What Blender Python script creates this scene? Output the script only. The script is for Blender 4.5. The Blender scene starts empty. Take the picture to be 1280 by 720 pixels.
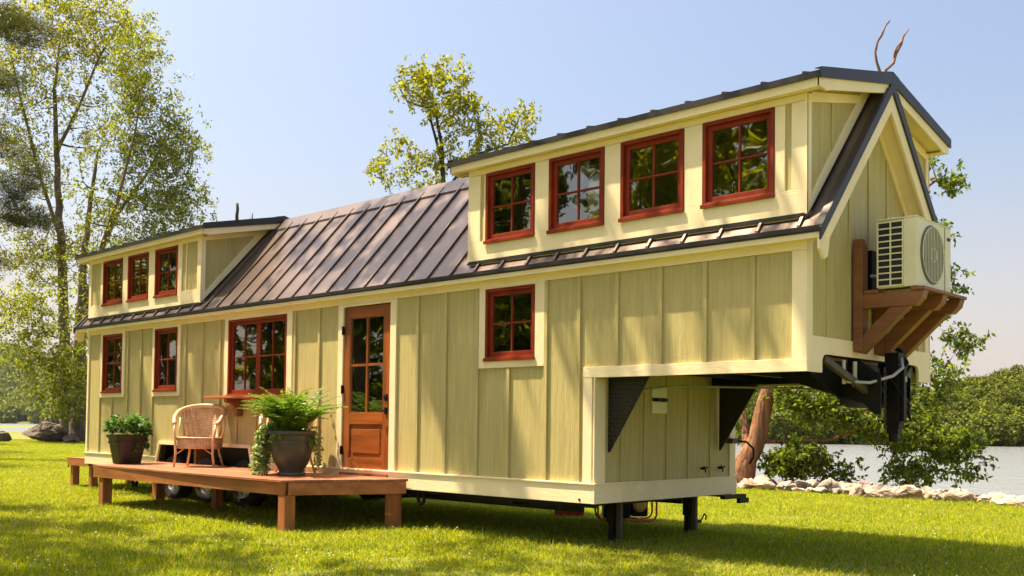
import bpy, math, random
import numpy as np
from mathutils import Vector, Matrix, noise as mnoise
R = math.radians
random.seed(7); rng = np.random.default_rng(7)
S = bpy.context.scene
COL = S.collection

# ------------------------------------------------------------------ camera
CAM = np.array([17.9596, -7.8346, 1.3195]); FPX = 1263.17; PPX, PPY = 640.0, 490.1
YAW, PITCH, ROLL = -0.76216, 0.03295, 0.01203
_f = np.array([math.sin(YAW)*math.cos(PITCH), math.cos(YAW)*math.cos(PITCH), math.sin(PITCH)])
_r = np.array([math.cos(YAW), -math.sin(YAW), 0.0]); _u = np.cross(_r, _f)
CR = _r*math.cos(ROLL)+_u*math.sin(ROLL); CU = -_r*math.sin(ROLL)+_u*math.cos(ROLL); CF = _f
cam = bpy.data.cameras.new('camera'); camo = bpy.data.objects.new('camera', cam); COL.objects.link(camo)
cam.sensor_width = 36; cam.lens = FPX*36/1280; cam.shift_y = (PPY-360)/1280; cam.clip_end = 6000; cam.clip_start = .1
M4 = Matrix.Identity(4)
for i in range(3):
    M4[i][0], M4[i][1], M4[i][2], M4[i][3] = CR[i], CU[i], -CF[i], CAM[i]
camo.matrix_world = M4
S.camera = camo

# ------------------------------------------------------------------ world, sun, exposure
SUN = Vector((-0.37, -0.215, 1.0)).normalized()
elev = math.asin(SUN.z); az = math.atan2(SUN.x, SUN.y)
w = bpy.data.worlds.new('World'); S.world = w; w.use_nodes = True
nt = w.node_tree; nt.nodes.clear()
sky = nt.nodes.new('ShaderNodeTexSky'); sky.sky_type = 'NISHITA'; sky.sun_disc = False
sky.sun_elevation = elev; sky.sun_rotation = az; sky.air_density = 1.0; sky.dust_density = 5.5; sky.ozone_density = 1.2; sky.altitude = 0
bg = nt.nodes.new('ShaderNodeBackground'); bg.inputs[1].default_value = 0.085
out = nt.nodes.new('ShaderNodeOutputWorld')
tcw = nt.nodes.new('ShaderNodeTexCoord'); sx = nt.nodes.new('ShaderNodeSeparateXYZ'); nt.links.new(tcw.outputs['Generated'], sx.inputs[0])
mrw = nt.nodes.new('ShaderNodeMapRange'); mrw.interpolation_type = 'SMOOTHERSTEP'; mrw.inputs[1].default_value = -.12; mrw.inputs[2].default_value = .36; mrw.inputs[3].default_value = .9; mrw.inputs[4].default_value = 0; nt.links.new(sx.outputs[2], mrw.inputs[0])
mxw = nt.nodes.new('ShaderNodeMix'); mxw.data_type = 'RGBA'; mxw.inputs[7].default_value = (4.0, 3.5, 3.25, 1); nt.links.new(mrw.outputs[0], mxw.inputs[0]); nt.links.new(sky.outputs[0], mxw.inputs[6])
nt.links.new(mxw.outputs[2], bg.inputs[0]); nt.links.new(bg.outputs[0], out.inputs[0])
sl = bpy.data.lights.new('sun', 'SUN'); sl.energy = 5.0; sl.angle = R(0.6); sl.color = (1.0, 0.82, 0.55)
so = bpy.data.objects.new('sun', sl); COL.objects.link(so)
so.rotation_euler = SUN.to_track_quat('Z', 'Y').to_euler(); so.location = (0, 0, 60)
S.view_settings.view_transform = 'Standard'; S.view_settings.look = 'None'
S.view_settings.exposure = 1.52; S.view_settings.gamma = 1

# ------------------------------------------------------------------ helpers
def at_depth(px, py, d):
    return CAM + (CF + CR*(px-PPX)/FPX - CU*(py-PPY)/FPX)*d
def on_y(px, py, Y=0.0):
    v = CF + CR*(px-PPX)/FPX - CU*(py-PPY)/FPX
    return CAM + v*(Y-CAM[1])/v[1]
def on_z(px, py, Z=0.08):
    v = CF + CR*(px-PPX)/FPX - CU*(py-PPY)/FPX
    return CAM + v*(Z-CAM[2])/v[2]

class MB:
    def __init__(s): s.v = []; s.f = []; s.m = []; s.mi = 0
    def add(s, vs, fs):
        b = len(s.v); s.v.extend([tuple(map(float, p)) for p in vs]); s.f.extend([tuple(b+i for i in f) for f in fs]); s.m.extend([s.mi]*len(fs)); return s
    def box(s, x0, x1, y0, y1, z0, z1):
        v = [(x, y, z) for z in (z0, z1) for y in (y0, y1) for x in (x0, x1)]
        return s.add(v, [(0, 2, 3, 1), (4, 5, 7, 6), (0, 1, 5, 4), (2, 6, 7, 3), (0, 4, 6, 2), (1, 3, 7, 5)])
    def obox(s, p, q, w, h, up=(0, 0, 1)):
        p = Vector(p); q = Vector(q); d = (q-p).normalized(); up = Vector(up)
        a = d.cross(up)
        if a.length < 1e-4: a = d.cross(Vector((0, 1, 0)))
        a.normalize(); b = a.cross(d).normalized()
        v = []
        for c in (p, q):
            for sa, sb in ((-1, -1), (1, -1), (1, 1), (-1, 1)): v.append(c+a*sa*w/2+b*sb*h/2)
        return s.add(v, [(0, 3, 2, 1), (4, 5, 6, 7), (0, 1, 5, 4), (1, 2, 6, 5), (2, 3, 7, 6), (3, 0, 4, 7)])
    def prism(s, poly, axis, a, b):
        """polygon in the plane across 'axis' extruded from a to b"""
        n = len(poly); v = []
        for t in (a, b):
            for (p, q) in poly:
                v.append({'x': (t, p, q), 'y': (p, t, q), 'z': (p, q, t)}[axis])
        f = [tuple(range(n))[::-1], tuple(range(n, 2*n))]
        for i in range(n): j = (i+1) % n; f.append((i, j, n+j, n+i))
        return s.add(v, f)
    def tube(s, pts, rad, n=8, cap=True):
        pts = [Vector(p) for p in pts]
        if not hasattr(rad, '__len__'): rad = [rad]*len(pts)
        prev = None; v = []
        for i, p in enumerate(pts):
            d = (pts[min(i+1, len(pts)-1)]-pts[max(i-1, 0)])
            d = d.normalized() if d.length > 1e-9 else Vector((0, 0, 1))
            if prev is None:
                a = d.cross(Vector((0, 0, 1)));  a = a if a.length > .05 else d.cross(Vector((1, 0, 0)))
            else: a = prev - d*prev.dot(d)
            a.normalize(); prev = a; b = d.cross(a)
            for k in range(n):
                t = 2*math.pi*k/n; v.append(p+(a*math.cos(t)+b*math.sin(t))*rad[i])
        f = []
        for i in range(len(pts)-1):
            for k in range(n):
                l = (k+1) % n; f.append((i*n+k, i*n+l, (i+1)*n+l, (i+1)*n+k))
        if cap: f.append(tuple(range(n))[::-1]); f.append(tuple((len(pts)-1)*n+k for k in range(n)))
        return s.add(v, f)
    def lathe(s, prof, c=(0, 0, 0), axis='z', n=40, sq=None):
        v = []; c = Vector(c)
        for (r, h) in prof:
            for k in range(n):
                t = 2*math.pi*k/n; rr = r
                if sq: rr = r/((abs(math.cos(t))**sq+abs(math.sin(t))**sq)**(1/sq))
                x, y = rr*math.cos(t), rr*math.sin(t)
                v.append(c+Vector({'z': (x, y, h), 'y': (x, h, y), 'x': (h, x, y)}[axis]))
        f = []
        for i in range(len(prof)-1):
            for k in range(n):
                l = (k+1) % n
                q = (i*n+k, i*n+l, (i+1)*n+l, (i+1)*n+k); f.append(q if axis != 'y' else q[::-1])
        return s.add(v, f)
    def build_each(s, name, mat, parent=None, **k):
        par = list(range(len(s.v)))
        def fd(a):
            while par[a] != a: par[a] = par[par[a]]; a = par[a]
            return a
        for f in s.f:
            for q in f[1:]: par[fd(q)] = fd(f[0])
        gr = {}
        for f in s.f: gr.setdefault(fd(f[0]), []).append(f)
        out = []
        for fs in gr.values():
            ids = sorted({i for f in fs for i in f}); mp = {a: b for b, a in enumerate(ids)}
            n = s.__class__(); n.v = [s.v[i] for i in ids]; n.f = [tuple(mp[i] for i in f) for f in fs]; n.m = [0]*len(fs)
            if hasattr(s, 'mir'): n.mir = s.mir
            out.append(n.build(name, mat, parent, **k))
        return out
    def build(s, name, mat, parent=None, bevel=0, smooth=False, mats=None):
        me = bpy.data.meshes.new(name)
        o = bpy.data.objects.new(name, me); COL.objects.link(o)
        off = Vector((0, 0, 0))
        if parent is not None:
            o.parent = parent; p = parent
            while p is not None: off += p.location; p = p.parent
        arr = [tuple(Vector(q)-off) for q in s.v]
        me.from_pydata(arr, [], s.f)
        for m in (mats or [mat]): me.materials.append(m)
        if mats: me.polygons.foreach_set('material_index', s.m)
        if smooth: me.polygons.foreach_set('use_smooth', [True]*len(me.polygons))
        me.update()
        if bevel:
            b = o.modifiers.new('bevel', 'BEVEL'); b.width = bevel; b.segments = 2; b.limit_method = 'ANGLE'; b.angle_limit = R(40); b.harden_normals = False
        return o

def raw_mesh(name, V, Q, mat, parent=None, smooth=False, nper=4, mats=None, mi=None):
    """fast mesh from numpy arrays; Q are faces of nper corners"""
    me = bpy.data.meshes.new(name); V = np.asarray(V, dtype=np.float32); Q = np.asarray(Q, dtype=np.int32)
    off = np.zeros(3)
    p = parent if parent != 'none' else None
    while p is not None: off += np.array(p.location); p = p.parent
    V = V-off.astype(np.float32)
    me.vertices.add(len(V)); me.vertices.foreach_set('co', V.ravel())
    me.loops.add(Q.size); me.loops.foreach_set('vertex_index', Q.ravel())
    me.polygons.add(len(Q)); me.polygons.foreach_set('loop_start', np.arange(0, Q.size, nper, dtype=np.int32))
    me.polygons.foreach_set('loop_total', np.full(len(Q), nper, dtype=np.int32))
    for m in (mats or [mat]): me.materials.append(m)
    if mi is not None: me.polygons.foreach_set('material_index', np.asarray(mi, dtype=np.int32))
    if smooth: me.polygons.foreach_set('use_smooth', np.ones(len(Q), dtype=bool))
    me.update(calc_edges=True)
    o = bpy.data.objects.new(name, me)
    if parent != 'none': COL.objects.link(o)
    if parent is not None and parent != 'none': o.parent = parent
    return o

def tag(o, label=None, cat=None, group=None, kind=None):
    if label: o['label'] = label
    if cat: o['category'] = cat
    if group: o['group'] = group
    if kind: o['kind'] = kind
    return o
def thing(name, label, cat, loc=(0, 0, 0), group=None, rz=0):
    o = bpy.data.objects.new(name, None); COL.objects.link(o); o.location = loc; o.rotation_euler = (0, 0, rz)
    o.empty_display_size = .2
    return tag(o, label, cat, group)

# ------------------------------------------------------------------ materials
def mat(name, col, rough=.6, metal=0, var=.0, vscale=3., bump=0, bscale=40., stretch=None, col2=None, dirt=0, dscale=1.2, dcol=(.12, .09, .05), spec=.5, coat=0, rvar=0, isl=0, bd=.01):
    m = bpy.data.materials.new(name); m.use_nodes = True; t = m.node_tree; N = t.nodes; L = t.links
    b = N['Principled BSDF']; b.inputs['Roughness'].default_value = rough; b.inputs['Metallic'].default_value = metal
    b.inputs['Specular IOR Level'].default_value = spec; b.inputs['Coat Weight'].default_value = coat
    tc = N.new('ShaderNodeTexCoord'); mp = N.new('ShaderNodeMapping'); L.new(tc.outputs['Object'], mp.inputs[0])
    if stretch: mp.inputs['Scale'].default_value = stretch
    cur = None
    rgb = N.new('ShaderNodeRGB'); rgb.outputs[0].default_value = (*col, 1); cur = rgb.outputs[0]
    if var:
        no = N.new('ShaderNodeTexNoise'); no.inputs['Scale'].default_value = vscale; no.inputs['Detail'].default_value = 6; L.new(mp.outputs[0], no.inputs[0])
        rp = N.new('ShaderNodeMapRange'); rp.inputs[1].default_value = .3; rp.inputs[2].default_value = .7; L.new(no.outputs[0], rp.inputs[0])
        mx = N.new('ShaderNodeMix'); mx.data_type = 'RGBA'; L.new(rp.outputs[0], mx.inputs[0])
        c2 = col2 or tuple(c*(1-var) for c in col); c1 = col if col2 else tuple(min(1, c*(1+var*.5)) for c in col)
        mx.inputs[6].default_value = (*c1, 1); mx.inputs[7].default_value = (*c2, 1); cur = mx.outputs[2]
    if dirt:
        no = N.new('ShaderNodeTexNoise'); no.inputs['Scale'].default_value = dscale; no.inputs['Detail'].default_value = 9; no.inputs['Roughness'].default_value = .65; L.new(tc.outputs['Object'], no.inputs[0])
        rp = N.new('ShaderNodeMapRange'); rp.inputs[1].default_value = .5; rp.inputs[2].default_value = .75; rp.inputs[4].default_value = dirt; L.new(no.outputs[0], rp.inputs[0])
        mx = N.new('ShaderNodeMix'); mx.data_type = 'RGBA'; L.new(rp.outputs[0], mx.inputs[0]); L.new(cur, mx.inputs[6]); mx.inputs[7].default_value = (*dcol, 1); cur = mx.outputs[2]
    if isl:
        g = N.new('ShaderNodeNewGeometry'); hs = N.new('ShaderNodeHueSaturation'); rp = N.new('ShaderNodeMapRange'); rp.inputs[3].default_value = 1-isl; rp.inputs[4].default_value = 1+isl
        L.new(g.outputs['Random Per Island'], rp.inputs[0]); L.new(rp.outputs[0], hs.inputs['Value']); L.new(cur, hs.inputs['Color']); cur = hs.outputs[0]
    L.new(cur, b.inputs['Base Color'])
    if rvar:
        no = N.new('ShaderNodeTexNoise'); no.inputs['Scale'].default_value = 2.5; no.inputs['Detail'].default_value = 5; L.new(tc.outputs['Object'], no.inputs[0])
        rp = N.new('ShaderNodeMapRange'); rp.inputs[3].default_value = rough-rvar; rp.inputs[4].default_value = rough+rvar; L.new(no.outputs[0], rp.inputs[0]); L.new(rp.outputs[0], b.inputs['Roughness'])
    if bump:
        no = N.new('ShaderNodeTexNoise'); no.inputs['Scale'].default_value = bscale; no.inputs['Detail'].default_value = 5; L.new(mp.outputs[0], no.inputs[0])
        bp = N.new('ShaderNodeBump'); bp.inputs['Strength'].default_value = bump; bp.inputs['Distance'].default_value = bd; L.new(no.outputs[0], bp.inputs['Height']); L.new(bp.outputs[0], b.inputs['Normal'])
    return m
def leafmat(name, c1, c2, trans=.45, rough=.5):
    m = bpy.data.materials.new(name); m.use_nodes = True; t = m.node_tree; N = t.nodes; L = t.links
    b = N['Principled BSDF']; b.inputs['Roughness'].default_value = rough; b.inputs['Specular IOR Level'].default_value = .3
    g = N.new('ShaderNodeNewGeometry'); mx = N.new('ShaderNodeMix'); mx.data_type = 'RGBA'
    L.new(g.outputs['Random Per Island'], mx.inputs[0]); mx.inputs[6].default_value = (*c1, 1); mx.inputs[7].default_value = (*c2, 1)
    L.new(mx.outputs[2], b.inputs['Base Color'])
    tr = N.new('ShaderNodeBsdfTranslucent'); hs = N.new('ShaderNodeHueSaturation'); hs.inputs['Value'].default_value = 1.7; hs.inputs['Saturation'].default_value = 1.1; L.new(mx.outputs[2], hs.inputs['Color']); L.new(hs.outputs[0], tr.inputs[0])
    ms = N.new('ShaderNodeMixShader'); ms.inputs[0].default_value = trans
    L.new(b.outputs[0], ms.inputs[1]); L.new(tr.outputs[0], ms.inputs[2]); L.new(ms.outputs[0], N['Material Output'].inputs[0])
    return m
M = {}
M['siding'] = mat('sage_siding', (.50, .42, .175), .62, var=.16, vscale=6, bump=.8, bscale=26, stretch=(4.5, 4.5, .25), dirt=.32, dscale=1.6, dcol=(.38, .29, .10))
M['trim'] = mat('cream_trim', (.87, .73, .47), .55, var=.08, vscale=3, bump=.3, bscale=34, stretch=(.35, .8, .8), dirt=.22, dscale=2.2, dcol=(.56, .40, .17))
M['trimv'] = mat('cream_trim_upright', (.87, .73, .47), .55, var=.08, vscale=3, bump=.3, bscale=34, stretch=(.9, .9, .2), dirt=.2, dscale=2.5, dcol=(.56, .40, .17))
M['red'] = mat('red_window_paint', (.21, .024, .004), .5, var=.25, vscale=5, bump=.15, bscale=40, spec=.25)
M['roof'] = mat('bronze_metal_roof', (.13, .095, .085), .36, metal=.5, var=.3, vscale=1.3, bump=.12, bscale=3, rvar=.08, dirt=.2, dscale=3, dcol=(.26, .18, .13))
M['roofdark'] = mat('dark_metal_trim', (.03, .027, .03), .45, metal=.15, var=.15, vscale=3, rvar=.06)
M['black'] = mat('black_steel', (.004, .0038, .0035), .5, spec=.2, metal=0, var=.3, vscale=6, bump=.2, dirt=.35, dscale=4, dcol=(.025, .02, .015))
M['plate'] = mat('diamond_plate', (.02, .02, .018), .35, metal=.4, bump=.6, bscale=60)
M['tan'] = mat('dull_tan', (.075, .058, .03), .6, var=.3, vscale=6)  # braces and inlet box, also the painted reflection on the jacks
M['wood'] = mat('cedar_bracket', (.23, .085, .028), .55, var=.35, vscale=3, bump=.5, bscale=26, stretch=(.4, .4, 3), dirt=.4, dscale=3, dcol=(.12, .04, .015))
M['deck'] = mat('redwood_deck', (.33, .115, .055), .5, var=.3, vscale=3, bump=.4, bscale=26, stretch=(.3, 3, 3), isl=.3)
M['deckf'] = mat('redwood_fascia', (.38, .13, .035), .5, var=.4, vscale=2.6, bump=.4, bscale=22, stretch=(.5, 3, 4), dirt=.35, dscale=3, dcol=(.17, .05, .015))
M['post'] = mat('redwood_post', (.34, .12, .035), .55, var=.35, vscale=3, bump=.4, bscale=24, stretch=(4, 4, .4))
M['door'] = mat('varnished_door', (.30, .080, .016), .33, var=.5, vscale=3.2, bump=.2, bscale=30, stretch=(4, 4, .35), coat=.25)
M['doorh'] = mat('varnished_rail', (.30, .080, .016), .33, var=.5, vscale=3.2, bump=.2, bscale=30, stretch=(.4, 4, 4), coat=.25)
M['ac'] = mat('cream_ac_case', (.70, .66, .46), .4, var=.05, dirt=.12, dscale=3, dcol=(.45, .38, .2))
M['dark'] = mat('dark_void', (.012, .012, .012), .7)
M['darkfan'] = mat('fan_grey', (.10, .11, .09), .5)
M['rubber'] = mat('tyre_rubber', (.022, .021, .02), .8, var=.3, bump=.3)
M['rim'] = mat('silver_rim', (.8, .8, .8), .35, metal=.7, dirt=.3, dcol=(.2, .17, .13))
M['interior'] = mat('interior_wood', (.23, .12, .045), .6, var=.3, stretch=(.3, 3, 5), vscale=3)
M['wicker'] = None
M['pot'] = mat('glazed_dark_pot', (.075, .075, .05), .42, var=.45, vscale=4, bump=.3, bscale=22, stretch=(1, 1, .3), coat=.15, dirt=.4, dscale=5, dcol=(.12, .11, .06))
M['pot2'] = mat('dark_brown_plastic_pot', (.028, .021, .017), .45, var=.3, vscale=3, bump=.15)
M['soil'] = mat('soil', (.03, .02, .012), .9, bump=.8)
M['redcan'] = mat('red_plastic', (.35, .012, .008), .45)
M['orange'] = mat('red_frame_paint', (.42, .05, .02), .45)
M['hose'] = mat('grey_conduit', (.35, .35, .33), .5)
M['bark'] = mat('grey_brown_bark', (.15, .105, .065), .9, var=.5, vscale=2.5, bump=1, bscale=6, stretch=(2, 2, .4), bd=.08)
M['barkred'] = mat('reddish_bark', (.30, .135, .06), .9, var=.55, vscale=3.5, bump=1, bscale=5, stretch=(3, 3, .4), col2=(.10, .045, .022), bd=.07)
M['barkdark'] = mat('dark_bark', (.06, .045, .03), .9, var=.4, bump=1, bscale=12)
M['rock'] = mat('pale_pink_rock', (.42, .30, .235), .85, var=.5, vscale=3, bump=1, bscale=7, dirt=.6, dscale=4, dcol=(.2, .15, .11), bd=.05)
M['rockg'] = mat('grey_rock', (.24, .21, .18), .85, var=.5, vscale=3, bump=1, bscale=7, dirt=.5, dscale=3, dcol=(.10, .08, .06), bd=.05)
M['rockd'] = mat('dark_brown_boulder', (.105, .08, .058), .88, var=.5, vscale=.7, bump=1, bd=.12, bscale=3, stretch=(.6, .6, 2.2), dirt=.6, dscale=.8, dcol=(.2, .16, .11))
M['leafY'] = leafmat('sunny_leaves', (.085, .105, .012), (.31, .30, .026), .52)
M['leafG'] = leafmat('green_leaves', (.06, .095, .012), (.20, .23, .024), .5)
M['leafD'] = leafmat('deep_green_leaves', (.022, .05, .008), (.17, .21, .020), .48)
M['leafM'] = leafmat('light_green_leaves', (.06, .09, .012), (.23, .24, .022), .5)
M['needle'] = leafmat('pine_needles', (.022, .032, .006), (.10, .105, .014), .25)
M['fern'] = leafmat('fern_leaves', (.045, .11, .014), (.20, .30, .04), .35)
M['ivy'] = leafmat('variegated_ivy', (.14, .22, .05), (.36, .42, .16), .35)
M['begonia'] = leafmat('broad_dark_leaves', (.03, .085, .014), (.10, .19, .035), .25, .35)
M['petal'] = leafmat('pale_pink_petals', (.65, .36, .30), (.75, .55, .42), .3)
M['forest'] = leafmat('forest_leaves', (.022, .042, .005), (.17, .19, .010), .2, .9)
M['forestfar'] = leafmat('far_forest_leaves', (.045, .075, .010), (.19, .22, .016), .2, .9)
def grassmat():
    m = leafmat('grass_blades', (.055, .145, .008), (.44, .42, .026), .45, .6)
    return m
M['grass'] = grassmat()
M['clover'] = mat('white_clover', (.75, .72, .6), .7)
M['straw'] = leafmat('dry_grass', (.30, .25, .07), (.42, .34, .12), .4)
# glass
def glassmat(name='window_glass', tint=(.62, .66, .55), base=.10):
    m = bpy.data.materials.new(name); m.use_nodes = True; t = m.node_tree; N = t.nodes; L = t.links; N.remove(N['Principled BSDF'])
    tr = N.new('ShaderNodeBsdfTransparent'); tr.inputs[0].default_value = (*tint, 1)
    gl = N.new('ShaderNodeBsdfGlossy'); gl.inputs['Roughness'].default_value = .015; gl.inputs[0].default_value = (.95, .93, .85, 1)
    fr = N.new('ShaderNodeFresnel'); fr.inputs[0].default_value = 1.52
    ma = N.new('ShaderNodeMath'); ma.operation = 'MULTIPLY_ADD'; ma.inputs[1].default_value = 1.9; ma.inputs[2].default_value = base; ma.use_clamp = True; L.new(fr.outputs[0], ma.inputs[0])
    tc = N.new('ShaderNodeTexCoord'); no = N.new('ShaderNodeTexNoise'); no.inputs['Scale'].default_value = 2.2; no.inputs['Detail'].default_value = 1; L.new(tc.outputs['Object'], no.inputs[0])
    bp = N.new('ShaderNodeBump'); bp.inputs['Strength'].default_value = .12; bp.inputs['Distance'].default_value = .02; L.new(no.outputs[0], bp.inputs['Height']); L.new(bp.outputs[0], gl.inputs['Normal'])
    ms = N.new('ShaderNodeMixShader'); L.new(ma.outputs[0], ms.inputs[0]); L.new(tr.outputs[0], ms.inputs[1]); L.new(gl.outputs[0], ms.inputs[2]); L.new(ms.outputs[0], N['Material Output'].inputs[0])
    return m
M['glass'] = glassmat()
def wickermat():
    m = mat('woven_wicker', (.68, .45, .26), .5, var=.3, vscale=8); N = m.node_tree.nodes; L = m.node_tree.links; b = N['Principled BSDF']
    tc = N.new('ShaderNodeTexCoord')
    h = []
    for d, sc in (('Z', 38), ('X', 24), ('Y', 24)):
        wv = N.new('ShaderNodeTexWave'); wv.bands_direction = d; wv.inputs['Scale'].default_value = sc/6.0*2; L.new(tc.outputs['Object'], wv.inputs[0]); h.append(wv.outputs['Fac'])
    a = N.new('ShaderNodeMath'); a.operation = 'ADD'; L.new(h[1], a.inputs[0]); L.new(h[2], a.inputs[1])
    p = N.new('ShaderNodeMath'); p.operation = 'MULTIPLY'; L.new(h[0], p.inputs[0]); L.new(a.outputs[0], p.inputs[1])
    bp = N.new('ShaderNodeBump'); bp.inputs['Strength'].default_value = 1; bp.inputs['Distance'].default_value = .012; L.new(p.outputs[0], bp.inputs['Height']); L.new(bp.outputs[0], b.inputs['Normal'])
    return m
M['wicker'] = wickermat()
M['cane'] = mat('peeled_cane', (.66, .41, .22), .45, var=.25, vscale=12)

# ------------------------------------------------------------------ ground, water, far land
def ys(x):   # near shoreline
    return float(np.interp(x, [-400, -120, -41, -5, 7, 12.5, 20, 40, 200], [90, 40, 17.5, 13.3, 11.0, 11.0, 11.6, 15, 60]))
def groundz(x, y):
    d = y-ys(x)
    if d < 0: b = 0.08
    else: b = .08 - min(1.6, d*.55)
    return b + (.03*mnoise.noise(Vector((x*.12, y*.12, 0))) if (abs(y-1) > 4 or x < -4 or x > 18) else 0)*min(1, max(0, -d/3 if d < 0 else 0))
gx = np.concatenate([np.array([-2500, -1500, -800, -400, -200, -130]), np.arange(-100, 45, 1.25), np.array([60, 90, 140, 250, 600, 2500])])
gy = np.concatenate([np.array([-2500, -900, -300, -120, -70]), np.arange(-50, 40, 1.0), np.array([60, 90, 150, 400, 2500])])
V = np.array([(x, y, groundz(x, y)) for y in gy for x in gx]); nx = len(gx)
Q = np.array([(j*nx+i, j*nx+i+1, (j+1)*nx+i+1, (j+1)*nx+i) for j in range(len(gy)-1) for i in range(nx-1)])
def lawnmat():
    m = mat('lawn_soil', (.10, .125, .010), .95, var=.4, vscale=1.2, col2=(.17, .17, .015), bump=1, bscale=25, dirt=.5, dscale=.6, dcol=(.17, .16, .03))
    return m
ground = raw_mesh('ground', V, Q, lawnmat(), smooth=True); tag(ground, kind='structure')
WZ = -0.95
def watermat():
    m = mat('lake_water', (.20, .215, .225), .16, spec=.6); N = m.node_tree.nodes; L = m.node_tree.links; b = N['Principled BSDF']
    tc = N.new('ShaderNodeTexCoord'); mp = N.new('ShaderNodeMapping'); mp.inputs['Rotation'].default_value = (0, 0, R(43)); mp.inputs['Scale'].default_value = (.9, .5, 1); L.new(tc.outputs['Object'], mp.inputs[0])
    n1 = N.new('ShaderNodeTexNoise'); n1.inputs['Scale'].default_value = 1.6; n1.inputs['Detail'].default_value = 5; n1.inputs['Roughness'].default_value = .6; L.new(mp.outputs[0], n1.inputs[0])
    bp = N.new('ShaderNodeBump'); bp.inputs['Strength'].default_value = 1; bp.inputs['Distance'].default_value = .22; L.new(n1.outputs[0], bp.inputs['Height']); L.new(bp.outputs[0], b.inputs['Normal'])
    return m
o = MB(); o.add([(-4000, 5, WZ), (3000, 5, WZ), (3000, 4500, WZ), (-4000, 4500, WZ)], [(0, 1, 2, 3)]); water = o.build('lake_water', watermat()); tag(water, kind='structure')

# wooded far bank (right) and hazy hill (left): land sheets, then one mass of wood on each
def ray_az(px): 
    v = CF + CR*(px-PPX)/FPX; return v[:2]/np.dot(CF, CF + CR*(px-PPX)/FPX)
def land(name, us, ds, h, m):
    V = []; 
    for u in us:
        a = ray_az(u)
        for d in ds: V.append((CAM[0]+a[0]*d, CAM[1]+a[1]*d, h(u, d)))
    n = len(ds); Q = [(i*n+j, (i+1)*n+j, (i+1)*n+j+1, i*n+j+1) for i in range(len(us)-1) for j in range(n-1)]
    ob = raw_mesh(name, V, Q, m, smooth=True); tag(ob, kind='structure'); return ob
bankm = mat('far_bank_soil', (.10, .085, .03), .95, var=.3, vscale=.3)
hillm = mat('far_hill_soil', (.07, .085, .02), .95, var=.3, vscale=.02)
def hbank(u, d):
    return WZ-1+min(1.3, (d-150)*.3)+max(0, d-156)*.03 if d < 230 else WZ-1+1.3+2.2+(230-230)*.0
land('far_bank', list(range(420, 1900, 60)), [150, 153, 156, 165, 180, 200, 230, 300], hbank, bankm)
def hhill(u, d):
    top = np.interp(u, [-600, -300, -40, 60, 200, 400, 700, 1000], [110, 95, 72, 56, 38, 28, 20, 14])
    t = min(1, max(0, (d-560)/430)); return WZ-1+min(2.5, (d-540)*.4)+top*(t*t*(3-2*t)) if d > 540 else WZ-1
land('far_hill', list(range(-700, 1300, 40)), [540, 545, 560, 620, 680, 740, 800, 860, 920, 990, 1200], hhill, hillm)

# ------------------------------------------------------------------ scatter of shared meshes (grass, far woods)
def scatter(name, pts, rots, scls, idx, protos):
    me = bpy.data.meshes.new(name); n = len(pts); me.vertices.add(n); me.vertices.foreach_set('co', np.asarray(pts, dtype=np.float32).ravel())
    a = me.attributes.new('rot', 'FLOAT_VECTOR', 'POINT'); a.data.foreach_set('vector', np.asarray(rots, dtype=np.float32).ravel())
    a = me.attributes.new('scl', 'FLOAT_VECTOR', 'POINT'); a.data.foreach_set('vector', np.asarray(scls, dtype=np.float32).ravel())
    a = me.attributes.new('idx', 'INT', 'POINT'); a.data.foreach_set('value', np.asarray(idx, dtype=np.int32))
    o = bpy.data.objects.new(name, me); COL.objects.link(o)
    g = bpy.data.node_groups.new(name+'_nodes', 'GeometryNodeTree')
    g.interface.new_socket('Geometry', in_out='INPUT', socket_type='NodeSocketGeometry'); g.interface.new_socket('Geometry', in_out='OUTPUT', socket_type='NodeSocketGeometry')
    gi = g.nodes.new('NodeGroupInput'); go = g.nodes.new('NodeGroupOutput')
    m2p = g.nodes.new('GeometryNodeMeshToPoints'); g.links.new(gi.outputs[0], m2p.inputs[0])
    jn = g.nodes.new('GeometryNodeJoinGeometry')
    def attr(nm, ty):
        q = g.nodes.new('GeometryNodeInputNamedAttribute'); q.data_type = ty; q.inputs[0].default_value = nm; return [s for s in q.outputs if s.enabled and s.name == 'Attribute'][0]
    r, s_, ix = attr('rot', 'FLOAT_VECTOR'), attr('scl', 'FLOAT_VECTOR'), attr('idx', 'INT')
    for k, p in enumerate(protos):
        oi = g.nodes.new('GeometryNodeObjectInfo'); oi.inputs[0].default_value = p
        cp = g.nodes.new('FunctionNodeCompare'); cp.data_type = 'INT'; cp.operation = 'EQUAL'
        ins = [s for s in cp.inputs if s.enabled]; g.links.new(ix, ins[0]); ins[1].default_value = k
        ip = g.nodes.new('GeometryNodeInstanceOnPoints'); g.links.new(m2p.outputs[0], ip.inputs['Points']); g.links.new(cp.outputs[0], ip.inputs['Selection'])
        g.links.new(oi.outputs['Geometry'], ip.inputs['Instance']); g.links.new(r, ip.inputs['Rotation']); g.links.new(s_, ip.inputs['Scale'])
        g.links.new(ip.outputs[0], jn.inputs[0])
    g.links.new(jn.outputs[0], go.inputs[0])
    md = o.modifiers.new('scatter', 'NODES'); md.node_group = g
    return o
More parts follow.
